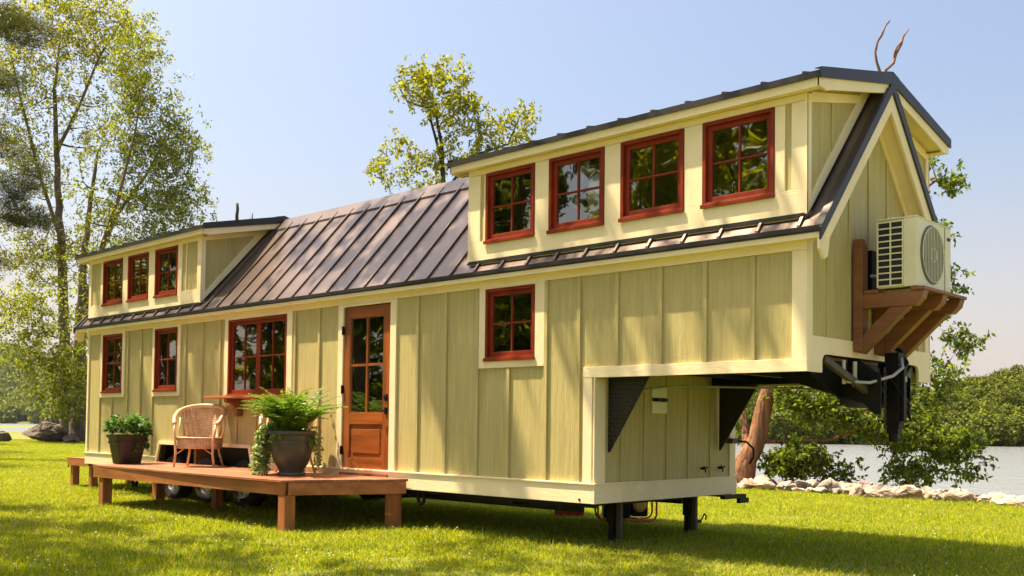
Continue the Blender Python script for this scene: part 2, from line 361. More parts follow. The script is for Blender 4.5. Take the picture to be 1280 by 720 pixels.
def kites(P, D, N_, L_, W_):
    """leaf-shaped quads: base P, direction D, normal N, length L, width W"""
    D = D/np.linalg.norm(D, axis=1, keepdims=True); Sd = np.cross(D, N_); Sd /= np.linalg.norm(Sd, axis=1, keepdims=True)+1e-9
    L_ = np.broadcast_to(L_, (len(P),))[:, None]; W_ = np.broadcast_to(W_, (len(P),))[:, None]
    m = P+D*L_*.45
    V = np.stack([P, m+Sd*W_/2, P+D*L_, m-Sd*W_/2], 1).reshape(-1, 3)
    return V, np.arange(len(V)).reshape(-1, 4)
def randdir(n): 
    d = rng.normal(size=(n, 3)); return d/np.linalg.norm(d, axis=1, keepdims=True)

# grass patches
def grass_proto(k, nb, clov, straw):
    n = nb
    xy = rng.random((n, 2))*1.36-.68; h = rng.gamma(4, .0095, n)+.010; lean = rng.normal(size=(n, 2))*.45; a = rng.random(n)*6.283; wd = rng.uniform(.004, .0085, n)
    s = np.stack([np.cos(a), np.sin(a)], 1)
    V = np.zeros((n, 5, 3)); b = np.concatenate([xy, np.zeros((n, 1))], 1)
    sd = np.concatenate([s, np.zeros((n, 1))], 1)*wd[:, None]/2
    mid = b+np.concatenate([lean*h[:, None]*.35, (h*.62)[:, None]], 1); tip = b+np.concatenate([lean*h[:, None]*1.0, h[:, None]], 1)
    V = np.stack([b-sd, b+sd, mid+sd*.8, mid-sd*.8, tip], 1)
    Q1 = (np.arange(n)*5)[:, None]+np.array([0, 1, 2, 3]); T = (np.arange(n)*5)[:, None]+np.array([3, 2, 4])
    me = bpy.data.meshes.new('grass_patch'); vv = V.reshape(-1, 3)
    mats_ = [M['grass'], M['clover'], M['straw']]
    faces = [tuple(q) for q in Q1]+[tuple(q) for q in T]; mi = list(np.where(np.arange(n) < n*straw, 2, 0))*2
    vl = [tuple(v) for v in vv]
    for c in range(clov):
        cx, cy = rng.random(2)-.5; ch = rng.uniform(.045, .085); r_ = rng.uniform(.005, .010)
        base = len(vl); vl += [(cx+r_, cy, ch), (cx, cy+r_, ch), (cx-r_, cy, ch), (cx, cy-r_, ch), (cx, cy, ch+r_), (cx, cy, ch-r_)]
        for q in ((0, 1, 4), (1, 2, 4), (2, 3, 4), (3, 0, 4), (1, 0, 5), (2, 1, 5), (3, 2, 5), (0, 3, 5)): faces.append(tuple(base+i for i in q)); mi.append(1)
    me.from_pydata(vl, [], faces)
    for m_ in mats_: me.materials.append(m_)
    me.polygons.foreach_set('material_index', mi); me.update()
    return bpy.data.objects.new('grass_patch', me)
GP = [grass_proto(0, 3900, 9, .03), grass_proto(1, 3900, 0, .06), grass_proto(2, 3600, 3, .16), grass_proto(3, 3900, 0, .02)]
pts, rots, scs, ids = [], [], [], []
for ix in np.arange(-62, 26, 1.0):
    for iy in np.arange(-14, 24, 1.0):
        x, y = ix+random.uniform(-.1, .1), iy+random.uniform(-.1, .1)
        if y > ys(x)-.2: continue
        d = np.array([x, y, .08])-CAM; dep = d@CF
        if dep < 3 or dep > 62: continue
        u = PPX+FPX*(d@CR)/dep
        if u < -300-800/dep or u > 1550+800/dep: continue
        z = groundz(x, y)
        pts.append((x, y, z)); rots.append((0, 0, random.uniform(0, 6.28)))
        v = mnoise.noise(Vector((x*.35, y*.35, 3)))
        hz = (.74+.35*v)*random.uniform(.8, 1.25); scs.append((1.05, 1.05, hz))
        ids.append(0 if v+random.uniform(-.3, .3) > .1 else random.choice((1, 1, 2, 3)))
grass = scatter('grass', pts, rots, scs, ids, GP); tag(grass, 'mown green lawn dotted with white clover, yellow in the sun', 'grass', kind='stuff')

def crown_proto(nf, leaf, m, seed):
    r = np.random.default_rng(seed); nb = 26
    c = r.normal(size=(nb, 3)); c /= np.linalg.norm(c, axis=1, keepdims=True); c *= r.uniform(.25, .75, (nb, 1)); c[:, 2] = np.abs(c[:, 2])*1.05-.25
    br = r.uniform(.22, .42, nb); k = r.integers(0, nb, nf)
    d = r.normal(size=(nf, 3)); d /= np.linalg.norm(d, axis=1, keepdims=True)
    P = c[k]+d*(br[k]*r.uniform(.75, 1.05, nf))[:, None]
    nrm = d+r.normal(size=(nf, 3))*.45; D = np.cross(nrm, r.normal(size=(nf, 3)))
    V_, Q_ = kites(P, D, nrm, r.uniform(.7, 1.4, nf)*leaf, r.uniform(.5, 1.0, nf)*leaf)
    return raw_mesh('forest_tree', V_, Q_, m, parent='none')
FP = [crown_proto(3000, .11, M['forest'], 11), crown_proto(3000, .11, M['forest'], 12), crown_proto(2800, .12, M['forest'], 13)]
pts, rots, scs, ids = [], [], [], []
for k in range(900):
    u = random.uniform(430, 1850); d = random.choice((155, 162, 170, 180, 192, 205, 222))+random.uniform(-5, 5); d = max(d, 154)
    a = ray_az(u); hgt = np.interp(u, [430, 900, 1130, 1170, 1230, 1290, 1850], [12, 11.5, 12.5, 12.5, 14.5, 16.5, 19])
    sc = random.uniform(2.6, 4.6); z = hbank(u, d)
    lift = random.uniform(0, 1)*max(0, hgt*(.45+.55*min(1, (d-150)/40))-sc*1.3)
    if d < 163: lift = random.uniform(0, 2.2)
    pts.append((CAM[0]+a[0]*d, CAM[1]+a[1]*d, z+lift+sc*.35)); rots.append((0, 0, random.uniform(0, 6.28))); scs.append((sc, sc, sc*random.uniform(.8, 1.25))); ids.append(k % 3)
wood = scatter('woods', pts, rots, scs, ids, FP); tag(wood, 'dense green wood lining the far bank of the lake', 'woods', kind='stuff')
FQ = [crown_proto(420, .30, M['forestfar'], 21), crown_proto(420, .30, M['forestfar'], 22), crown_proto(380, .34, M['forestfar'], 23)]
pts, rots, scs, ids = [], [], [], []
for k in range(2600):
    u = random.uniform(-350, 900) if k > 1300 else random.uniform(-150, 330)
    d = 545+random.random()**1.2*455
    a = ray_az(u); sc = random.uniform(5, 9.5)
    pts.append((CAM[0]+a[0]*d, CAM[1]+a[1]*d, hhill(u, d)+sc*.35)); rots.append((0, 0, random.uniform(0, 6.28))); scs.append((sc, sc, sc*random.uniform(.8, 1.3))); ids.append(k % 3)
hw = scatter('woods', pts, rots, scs, ids, FQ); tag(hw, 'hazy wooded hillside across the water at the left', 'woods', kind='stuff')

# ------------------------------------------------------------------ trees
def tree(name, label, cat, base, stems, blobs, bark, leaf, nattr, leaves_per, leafsize, clus=.5, group=None, rtip=.012, seed=1, extra=None, wid=.5, trunk_r=None, droop=0, needle=False):
    """stems: list of polylines (points, radii); blobs: (centre, radii, weight) crown volumes. Limbs reach every clump of the crown."""
    r = np.random.default_rng(seed)
    root = thing(name, label, cat, tuple(base), group)
    tb = MB(); nodes = []; nrad = []
    for pl, rad in stems:
        pl = [Vector(p) for p in pl]; q = []; qr = []
        for i in range(len(pl)-1):
            n = max(2, int((pl[i+1]-pl[i]).length/.5))
            for j in range(n):
                t = j/n; q.append(pl[i].lerp(pl[i+1], t)+Vector(r.normal(size=3)*rad[i]*.12)); qr.append(rad[i]*(1-t)+rad[i+1]*t)
        q.append(pl[-1]); qr.append(rad[-1]); tb.tube(q, qr, 12)
        for a_, b_ in zip(q, qr): nodes.append(np.array(a_)); nrad.append(b_)
    wts = np.array([b[2] for b in blobs], float); wts /= wts.sum(); att = []
    for k in r.choice(len(blobs), nattr, p=wts):
        c, rr, _ = blobs[k]; d = r.normal(size=3); d /= np.linalg.norm(d); att.append(np.array(c)+d*np.array(rr)*r.uniform(.35, 1)**.6)
    base_nodes = np.array(nodes); att.sort(key=lambda p: np.min(np.linalg.norm(base_nodes-p, axis=1)))
    tips = []; ND = nodes[:]; NR = nrad[:]
    for p in att:
        A = np.array(ND); dv = p-A; dist = np.linalg.norm(dv, axis=1); cost = dist*(1+.9*np.clip(-dv[:, 2]/(dist+1e-6), 0, 1)*(0 if droop else 1)); j = int(np.argmin(cost))
        s_ = A[j]; L_ = dist[j]
        if L_ < .05: continue
        n = max(2, int(L_/.35)); mid = (s_+p)/2+r.normal(size=3)*L_*.09+np.array([0, 0, (-.12 if not droop else .18)*L_])
        r0 = min(NR[j]*.75, .010+L_*.022+rtip); path = []; rr = []
        for k in range(n+1):
            t = k/n; q = s_*(1-t)**2+2*mid*t*(1-t)+p*t*t; path.append(q); rr.append(r0*(1-t)+rtip*.5*t)
        tb.tube(path, rr, 5, cap=False)
        for q, qq in list(zip(path, rr))[1:]: ND.append(q); NR.append(max(qq, rtip))
        tips.append((path[-1], path[-1]-path[-2])); 
        if n > 3: tips.append((path[-2], path[-1]-path[-3]))
    if extra: extra(tb)
    tb.build('trunk', bark, root, smooth=True)
    T = np.array([t[0] for t in tips]); n = len(T)*leaves_per; k = np.repeat(np.arange(len(T)), leaves_per)
    if needle:
        D = randdir(n); D[:, 2] = np.abs(D[:, 2])*.6+.1; off = r.normal(size=(n, 3))*clus*np.array([.55, .55, .28])
        V_, Q_ = kites(T[k]+off, D, randdir(n), r.uniform(.7, 1.3, n)*leafsize, leafsize*wid)
    else:
        # sub-twigs: each tip gets several small sprays so that gaps stay between them
        ns = 6; spr = T[:, None, :]+r.normal(size=(len(T), ns, 3))*clus*.75; spr = spr[k, r.integers(0, ns, n)]
        P = spr+r.normal(size=(n, 3))*clus*.17
        D = randdir(n); D[:, 2] -= .35; N_ = randdir(n); N_[:, 2] += .8
        V_, Q_ = kites(P, D, N_, r.uniform(.6, 1.35, n)*leafsize, leafsize*wid*r.uniform(.8, 1.2, n))
    raw_mesh('crown', V_, Q_, leaf, root)
    return root
def D_(px, py, d, rx, ry=None, w_=1, rd=None):
    """crown clump standing at depth d in the world, radii in metres"""
    return (at_depth(px, py, d), (rx, rd or rx, ry or rx), w_)

# tall pair at the left shore
dA = 57.; m_ = dA/FPX
A0 = at_depth(98, 549, dA); A0[2] = .0
stA = [([A0, at_depth(99, 470, dA), at_depth(101, 400, dA), at_depth(104, 330, dA), at_depth(112, 260, dA), at_depth(122, 190, dA)], [.50, .38, .30, .20, .13, .07]),
       ([at_depth(101, 410, dA), at_depth(120, 330, dA+1), at_depth(145, 270, dA+2), at_depth(185, 215, dA+2), at_depth(200, 185, dA+2)], [.2, .15, .11, .07, .03]),
       ([at_depth(122, 325, dA), at_depth(150, 240, dA-2), at_depth(168, 170, dA-2), at_depth(178, 110, dA-2)], [.12, .09, .06, .03])]
blA = [D_(170, 90, dA, 1.8, 2.6, 1.3), D_(182, 160, dA, 2.0, 2.3, 1.3), D_(200, 215, dA, 2.0, 2.0, 1.2), D_(140, 200, dA, 2.0, 3, 1), D_(150, 290, dA, 2.6, 2, 1.2), D_(210, 265, dA+2, 1.7, 1.3, .8), D_(215, 160, dA, 1.1, 1.1, .5),
       D_(130, 350, dA, 2.0, 1.2, .5), D_(95, 410, dA-2, 1.2, 1.2, .35), D_(60, 430, dA-3, 1.7, 1.6, 1.1), D_(78, 480, dA-2, 1.2, 1.3, .9), D_(35, 395, dA-4, 1.2, .8, .6), D_(222, 300, dA+2, 1.4, .8, .6), D_(228, 185, dA, .9, .8, .4), D_(222, 250, dA+1, 1.2, .8, .5), D_(200, 320, dA+3, 1.6, 1.2, .5)]
tree('shore_tree', 'tall airy green tree, its thick trunk standing right of the huge dark boulder', 'tree', A0, stA, blA, M['bark'], M['leafM'], 340, 88, .20, .8, seed=3, rtip=.03)
B0 = at_depth(84, 546, 61.); B0[2] = -.1
dB = 61.
stB = [([B0, at_depth(82, 450, dB), at_depth(78, 350, dB), at_depth(74, 260, dB), at_depth(70, 180, dB), at_depth(68, 110, dB), at_depth(75, 50, dB)], [.40, .32, .27, .21, .15, .10, .05]),
       ([at_depth(76, 300, dB), at_depth(50, 220, dB), at_depth(25, 120, dB), at_depth(12, 60, dB)], [.13, .10, .07, .03]),
       ([at_depth(71, 190, dB), at_depth(100, 130, dB), at_depth(125, 70, dB), at_depth(150, 30, dB)], [.12, .09, .06, .03])]
blB = [D_(60, 30, dB, 2.6, 2, 1.3), D_(120, 20, dB, 2.6, 2.2, 1.5), D_(150, 55, dB, 2.2, 2.2, 1.2), D_(90, 90, dB, 2.4, 2.2, 1), D_(30, 100, dB, 2.2, 2.4, 1), D_(15, 200, dB, 2.2, 2.5, .9), D_(60, 200, dB, 1.6, 2.6, .5), D_(20, 300, dB, 2.6, 2.2, 1), D_(60, 330, dB, 2.2, 2.2, .6), D_(110, 150, dB, 1.6, 2, .5), D_(100, 300, dB, 2.0, 2.0, .35), D_(-20, 60, dB, 2.2, 3, .6), D_(10, 370, dB+1, 2, 1.2, .5)]
tree('shore_tree', 'tallest tree at the left, yellow-green top, its forked trunk rising behind the big boulder', 'tree', B0, stB, blB, M['bark'], M['leafY'], 350, 78, .20, .8, seed=4, rtip=.03)
# pine leaning in from the left
P0 = at_depth(-85, 575, 31.); P0[2] = .05
stP = [([P0, at_depth(-82, 300, 31), at_depth(-80, 60, 31), at_depth(-80, -60, 31)], [.3, .25, .18, .1])]
blP = [D_(30, 42, 30, .9, .35, 1.4), D_(5, 20, 30, .8, .3, 1), D_(12, 105, 31, .45, .3, .7), D_(20, 235, 31, .9, .4, 1.2), D_(35, 275, 31, .7, .35, 1), D_(5, 185, 31, .6, .4, .8), D_(0, 270, 31, .8, .6, 1), D_(-30, 130, 31, 1, 2, 1), D_(40, 215, 30, .4, .3, .4), D_(-10, 330, 31, .6, .4, .5)]
tree('pine_tree', 'dark pine reaching in from the left edge with needle tufts', 'tree', P0, stP, blP, M['barkdark'], M['needle'], 190, 120, .17, .34, seed=5, wid=.09, needle=True, rtip=.02)
# slender tree behind the middle of the roof
dC = 31.; C0 = at_depth(556, 560, dC); C0[2] = .05
stC = [([C0, at_depth(556, 400, dC), at_depth(555, 260, dC), at_depth(552, 180, dC), at_depth(545, 140, dC)], [.18, .13, .09, .06, .03]),
       ([at_depth(555, 215, dC), at_depth(535, 135, dC), at_depth(510, 128, dC), at_depth(492, 98, dC)], [.05, .035, .025, .012]),
       ([at_depth(556, 240, dC), at_depth(590, 195, dC), at_depth(635, 180, dC), at_depth(650, 145, dC)], [.05, .04, .03, .015])]
blC = [D_(550, 115, dC, 1.05, .95, 2.2), D_(520, 105, dC, .55, .7, .8), D_(580, 140, dC, .7, .9, 1.1), D_(575, 185, dC, .9, .6, 1.1), D_(500, 190, dC, .5, .4, .6), D_(480, 215, dC, .45, .45, .45), D_(530, 215, dC, .9, .5, 1.1), D_(650, 155, dC, .38, .6, .5), D_(640, 175, dC, .4, .3, .3), D_(600, 210, dC, 1, .6, .8), D_(615, 165, dC, .5, .5, .6), D_(560, 90, dC, .4, .4, .4), D_(540, 300, dC, 1.6, 1.5, .7)]
tree('slender_tree', 'slender yellow-green tree rising behind the middle of the metal roof', 'tree', C0, stC, blC, M['barkdark'], M['leafY'], 190, 56, .125, .25, seed=6, rtip=.009)
# leaning red-barked tree at the right shore
dR = 21.2; R0 = at_depth(930, 606, dR); R0[2] = -.05
def twigs(tb):
    d = dR+.6
    tb.tube([at_depth(1078, 185, d), at_depth(1092, 140, d), at_depth(1102, 110, d), at_depth(1103, 96, d)], [.05, .045, .04, .035], 8)
    tb.tube([at_depth(1103, 104, d), at_depth(1100, 90, d), at_depth(1096, 78, d), at_depth(1094, 66, d), at_depth(1097, 52, d), at_depth(1102, 44, d), at_depth(1107, 32, d), at_depth(1112, 26, d)], [.04, .034, .028, .025, .024, .026, .018, .018], 7)
    tb.tube([at_depth(1102, 104, d), at_depth(1107, 88, d), at_depth(1117, 79, d), at_depth(1120, 68, d), at_depth(1127, 55, d), at_depth(1129, 46, d), at_depth(1136, 36, d)], [.04, .03, .03, .028, .024, .022, .012], 7)
    tb.tube([at_depth(1118, 76, d), at_depth(1118, 66, d), at_depth(1121, 59, d), at_depth(1128, 50, d)], [.02, .024, .02, .014], 6)
stR = [([R0, at_depth(934, 575, dR), at_depth(945, 545, dR), at_depth(957, 505, dR), at_depth(968, 470, dR), at_depth(990, 400, dR+.3), at_depth(1030, 320, dR+.5), at_depth(1060, 250, dR+.6), at_depth(1080, 180, dR+.6)], [.30, .22, .195, .175, .16, .14, .12, .09, .05]),
       ([at_depth(932, 580, dR), at_depth(930, 530, dR+.5), at_depth(922, 490, dR+.8), at_depth(915, 440, dR+1)], [.09, .07, .06, .04]),
       ([at_depth(950, 552, dR), at_depth(990, 552, dR-.3), at_depth(1030, 551, dR-.5), at_depth(1060, 543, dR-.6), at_depth(1075, 535, dR-.7), at_depth(1115, 548, dR-.9), at_depth(1160, 560, dR-1)], [.045, .036, .032, .028, .022, .018, .010]),
       ([at_depth(975, 450, dR), at_depth(1060, 440, dR), at_depth(1150, 470, dR-.5), at_depth(1190, 480, dR-.5)], [.1, .07, .04, .02]),
       ([at_depth(1030, 320, dR+.5), at_depth(1110, 270, dR), at_depth(1170, 225, dR), at_depth(1195, 232, dR)], [.07, .05, .03, .012])]
blR = [D_(985, 492, dR-.3, .35, .2, .6), D_(1030, 505, dR, .8, .35, 2.0), D_(1090, 525, dR-.5, .8, .3, 2.0), D_(1140, 545, dR-.8, .75, .3, 1.5), D_(1190, 560, dR-.9, .5, .25, .9), D_(1000, 570, dR-.4, .5, .3, 1), D_(975, 580, dR, .3, .2, .4), D_(1140, 590, dR-.9, .5, .2, .9), D_(1205, 592, dR-.9, .25, .16, .3), D_(1050, 590, dR-.6, .3, .15, .35),
       D_(1180, 470, dR-.5, .40, .30, .55), D_(1200, 425, dR-.4, .28, .22, .3), D_(1165, 410, dR, .2, .3, .15), D_(1170, 505, dR-.5, .35, .2, .3), D_(1185, 228, dR, .32, .13, .32), D_(1158, 205, dR, .15, .15, .15), D_(1165, 290, dR+.3, .25, .2, .2), D_(1192, 350, dR, .13, .1, .1), D_(1060, 430, dR, .8, .5, .6), D_(1030, 330, dR+.4, .8, .8, .6), D_(1060, 230, dR+.4, .4, .5, .3), D_(910, 460, dR+1, .6, .8, .5), D_(1110, 500, dR, .6, .4, .8), D_(930, 540, dR+.8, .3, .5, .4)]
tree('leaning_tree', 'leaning red-barked tree among the shore rocks, its bare top twigs above the roof', 'tree', R0, stR, blR, M['barkred'], M['leafD'], 520, 44, .115, .18, seed=8, rtip=.007, droop=1, extra=twigs)
T1 = at_depth(296, 560, 36.); T1[2] = 0
root = thing('dead_tree', 'bare dead stub poking up behind the left dormer roof', 'tree', tuple(T1)); tb = MB(); d = 36.
tb.tube([T1, at_depth(298, 400, d), at_depth(297, 300, d), at_depth(296, 270, d), at_depth(297, 262, d), at_depth(296.5, 254, d)], [.14, .11, .08, .06, .055, .05], 8)
tb.tube([at_depth(300, 330, d), at_depth(310, 290, d), at_depth(315, 274, d), at_depth(316, 266, d)], [.05, .04, .025, .012], 6)
tb.tube([at_depth(314, 280, d), at_depth(312, 272, d)], [.02, .01], 5)
tb.build('trunk', M['barkdark'], root, smooth=True)

# trees in front of the house, out of the frame: they dapple the lawn and stand in the window glass
def yardtree(x, y, h, rad, base_h, seed, label, leaf, na, lp, ls):
    r = random.Random(seed); c = Vector((x, y, .08)); bl = []
    for k in range(16):
        a = r.uniform(0, 6.28); q = r.uniform(.15, .85)*rad; z = r.uniform(base_h, h); s_ = 1-.5*abs((z-base_h)/(h-base_h)-.45)
        bl.append(((x+math.cos(a)*q*s_, y+math.sin(a)*q*s_, z), (rad*.3, rad*.3, rad*.25), 1))
    st = [([c, c+Vector((.2, .1, base_h*.6)), c+Vector((-.1, .3, base_h)), c+Vector((.3, 0, h*.8))], [.38, .3, .24, .08])]
    return tree('yard_tree', label, 'tree', tuple(c), st, bl, M['bark'], leaf, na, lp, ls, .6, group='trees standing on the lawn in front of the house', seed=seed, rtip=.02)
S_ = np.array(SUN)/SUN.z; bl = []  # unseen crown: clumps set sunward of chosen spots so their shade lands there
for (x, y, z, h, r1) in [(8.9, .5, 3.6, 9, .8), (8.0, 1.0, 4.1, 9.5, .7), (9.3, .2, 3.3, 8.5, .5), (10.2, 0, 1.3, 10, .38), (9.4, 0, 2.3, 10.5, .3), (11.0, 0, 1.2, 9, .25), (3.6, 0, 2.4, 11, .35), (12.9, 0, 2.15, 9, .22), (1.3, 0, 1.9, 12, .4), (6.3, .6, 3.7, 10, .3),
        (5.6, 0, 1.5, 11, .3), (11.6, 0, 1.9, 9.5, .22), (7.4, .4, 3.5, 9.5, .5), (6.9, 1.1, 4.2, 9, .35), (5.4, .8, 3.9, 10, .3), (11.4, 0, 3.6, 8, .25), (12.8, -5.2, 0, 11, 1.0), (11.2, -6.8, 0, 12, 1.0), (13.6, -1.2, 0, 11, .7), (12.2, -.6, 0, 11, .5), (10.9, -1.2, 0, 12, .45), (14.6, -3.0, 0, 10.5, .8), (9.9, -4.6, 0, 13, .6), (7.0, -5.4, 0, 12, .9), (5.4, -3.4, 0, 13, .7), (15.2, .4, 0, 11, .6), (13.2, -7.4, 0, 12, .8), (9.0, -7.4, 0, 12, .9),
        (9.6, -3.4, 0, 11, 1.0), (8.0, -4.4, 0, 12, 1.1), (6.2, -2.9, 0, 13, .9), (11.6, -2.2, 0, 11, .8), (5.2, -4.6, 0, 12, 1.2), (3.2, -2.6, 0, 13, 1.0), (1.8, -5.0, 0, 12, 1.4), (0.4, -2.6, 0, 13, 1.0), (7.4, -6.6, 0, 13, 1.2), (10.4, -5.2, 0, 12, 1.1), (4.2, -7.0, 0, 13, 1.3), (12.6, -3.6, 0, 11, .8), (8.8, -2.3, 0, 12, .5)]:
    q = np.array([x, y, z])+S_*h; bl.append((tuple(q), (r1*1.15, r1*.8, r1*.7), r1**2))
c = Vector((-1.0, -8.2, .08))
tree('yard_tree', 'unseen wide tree on the front lawn, its crown shaped to dapple the grass and the walls', 'tree', tuple(c), [([c, c+Vector((.3, .2, 4)), c+Vector((1.2, .8, 8.5)), c+Vector((2.4, 2.0, 12))], [.42, .34, .24, .08]), ([c+Vector((.7, .5, 6)), c+Vector((4, 2.2, 9)), c+Vector((7, 4, 11))], [.2, .14, .05])], bl, M['bark'], M['leafG'], 480, 90, .17, .34, group='trees standing on the lawn in front of the house', seed=31, rtip=.012)
for k, (x, y, rr_) in enumerate(((-13, -3.2, 4.6), (-25, 1.6, 4.6), (-37, 5.5, 4.6))):
    yardtree(x, y, 13, rr_, 4.5, 81+k, ('nearest', 'middle', 'farthest')[k]+' of the three lawn trees left of the photo that shade the grass', M['leafG'], 150, 70, .22)
for k, (x, y) in enumerate(((-9, -13), (-20, -12), (-36, -15), (-31, -24), (-24, -31), (-15, -37), (-5, -42), (6, -44), (-12, -24), (-2, -29))):
    yardtree(x, y, random.uniform(19, 23), 7.5 if k > 1 else 5.5, 2.5 if k > 1 else 5, 32+k, ('yellow-green' if k % 2 else 'green')+' lawn tree mirrored in the glass, '+('near and right of the photo', 'first in the back belt', 'far end of the belt', 'second in the back belt', 'third in the back belt', 'fourth in the back belt', 'fifth in the back belt', 'last in the back belt', 'in the middle of the lawn', 'close behind the camera')[k], M['leafY'] if k % 2 else M['leafG'], 230, 85, .42)

# ------------------------------------------------------------------ the house on its trailer
W = 2.59; XR = 13.887; XL = 11.62; ZS = .55; RY = W/2
SLOPE = 1.115
def zroof(y): y = min(y, W-y); return 3.0+(y+.09)*SLOPE      # top face of the main roof
DSL = .225
def zdorm(y): y = min(y, W-y); return 4.285+(y+.10)*DSL      # top face of the dormer roofs
H = thing('tiny_house', 'long sage green tiny house on a gooseneck trailer with cream trim and bronze metal roof', 'tiny house', (6.9, W/2, .08))
class SB(MB):
    """mesh builder whose y can be mirrored to the far side of the house"""
    mir = False
    def build(s, *a, **k):
        if s.mir: s.v = [(x, W-y, z) for x, y, z in s.v]; s.f = [f[::-1] for f in s.f]
        return MB.build(s, *a, **k)
def wall_holes(mb, x0, x1, z0, z1, holes, y=0., t=.10):
    xs = sorted({x0, x1, *[min(max(h[i], x0), x1) for h in holes for i in (0, 1)]}); zs = sorted({z0, z1, *[min(max(h[i], z0), z1) for h in holes for i in (2, 3)]})
    for i in range(len(xs)-1):
        for j in range(len(zs)-1):
            cx, cz = (xs[i]+xs[i+1])/2, (zs[j]+zs[j+1])/2
            if any(h[0] < cx < h[1] and h[2] < cz < h[3] for h in holes): continue
            mb.add([(xs[i], y, zs[j]), (xs[i+1], y, zs[j]), (xs[i+1], y, zs[j+1]), (xs[i], y, zs[j+1])], [(0, 1, 2, 3)])
            mb.add([(xs[i], y+t, zs[j]), (xs[i+1], y+t, zs[j]), (xs[i+1], y+t, zs[j+1]), (xs[i], y+t, zs[j+1])], [(3, 2, 1, 0)])
    for h in holes:
        a, b, c, d = h
        if c >= z0-1e-6 or True: mb.add([(a, y, c), (b, y, c), (b, y+t, c), (a, y+t, c), (a, y, d), (b, y, d), (b, y+t, d), (a, y+t, d)], [(0, 1, 2, 3), (4, 7, 6, 5), (0, 3, 7, 4), (1, 5, 6, 2)])

WL = [(.60, 1.345, 1.81, 2.805), (2.495, 3.24, 1.81, 2.805), (4.745, 6.25, 1.705, 2.805)]
WM = (10.085, 10.822, 2.037, 2.81)
DOOR = (7.515, 8.455, .69, 2.795)
WD_L = [(.545, 1.285, 3.335, 4.10), (1.49, 2.215, 3.335, 4.10), (2.445, 3.18, 3.33, 4.10)]
WD_R = [(10.066, 10.795, 3.333, 4.097), (11.0, 11.73, 3.333, 4.097), (11.937, 12.67, 3.333, 4.097), (12.875, 13.60, 3.333, 4.103)]
FEND = (2.66, 5.42, .55, .95)

def window(rect, parent, mir=False, cols=2, rows=2, sashes=1, trim=None, recess=.0):
    x0, x1, z0, z1 = rect; fw = .036
    b = SB(); b.mir = mir
    for (a, c, e, f) in ((x0, x0+fw, z0, z1), (x1-fw, x1, z0, z1), (x0+fw, x1-fw, z1-fw, z1), (x0+fw, x1-fw, z0, z0+fw*.8)):
        b.box(a, c, -.030, .085, e, f)
    b.box(x0-.012, x1+.012, -.046, -.0302, z0-.022, z0+.014)     # sill nose
    fr = b.build('window', M['red'], H, bevel=.003)
    xi0, xi1, zi0, zi1 = x0+fw, x1-fw, z0+fw*.8, z1-fw
    sw = (xi1-xi0)/sashes; st = .044
    for k in range(sashes):
        a, c = xi0+k*sw+.003, xi0+(k+1)*sw-.003; s = SB(); s.mir = mir
        s.box(a, a+st, .004, .045, zi0, zi1); s.box(c-st, c, .004, .045, zi0, zi1); s.box(a+st, c-st, .004, .045, zi1-st, zi1); s.box(a+st, c-st, .004, .045, zi0, zi0+st*1.2)
        g0, g1, h0, h1 = a+st, c-st, zi0+st*1.2, zi1-st
        for i in range(1, cols): xm = g0+(g1-g0)*i/cols; s.box(xm-.009, xm+.009, .009, .040, h0, h1)
        for i in range(1, rows): zm = h0+(h1-h0)*i/rows; s.box(g0, g1, .0075, .0415, zm-.009, zm+.009)
        s.build('sash', M['red'], fr, bevel=.003)
        p = SB(); p.mir = mir; p.box(g0-.005, g1+.005, .024, .028, h0-.005, h1+.005); p.build('pane', M['glass'], fr)
    if trim:
        l, r_, bt, tp = trim; t = SB(); t.mir = mir
        if l: t.box(x0-l, x0-.001, -.026, -.0005, z0-(bt or 0), z1+tp)
        if r_: t.box(x1+.001, x1+r_, -.026, -.0005, z0-(bt or 0), z1+tp)
        if bt: t.box(x0-.001, x1+.001, -.024, -.0005, z0-bt, z0-.001)
        if tp: t.box(x0-.001, x1+.001, -.0245, -.0005, z1+.001, z1+tp)
        t.build_each('window_trim', M['trimv'], fr, bevel=.003)
    return fr

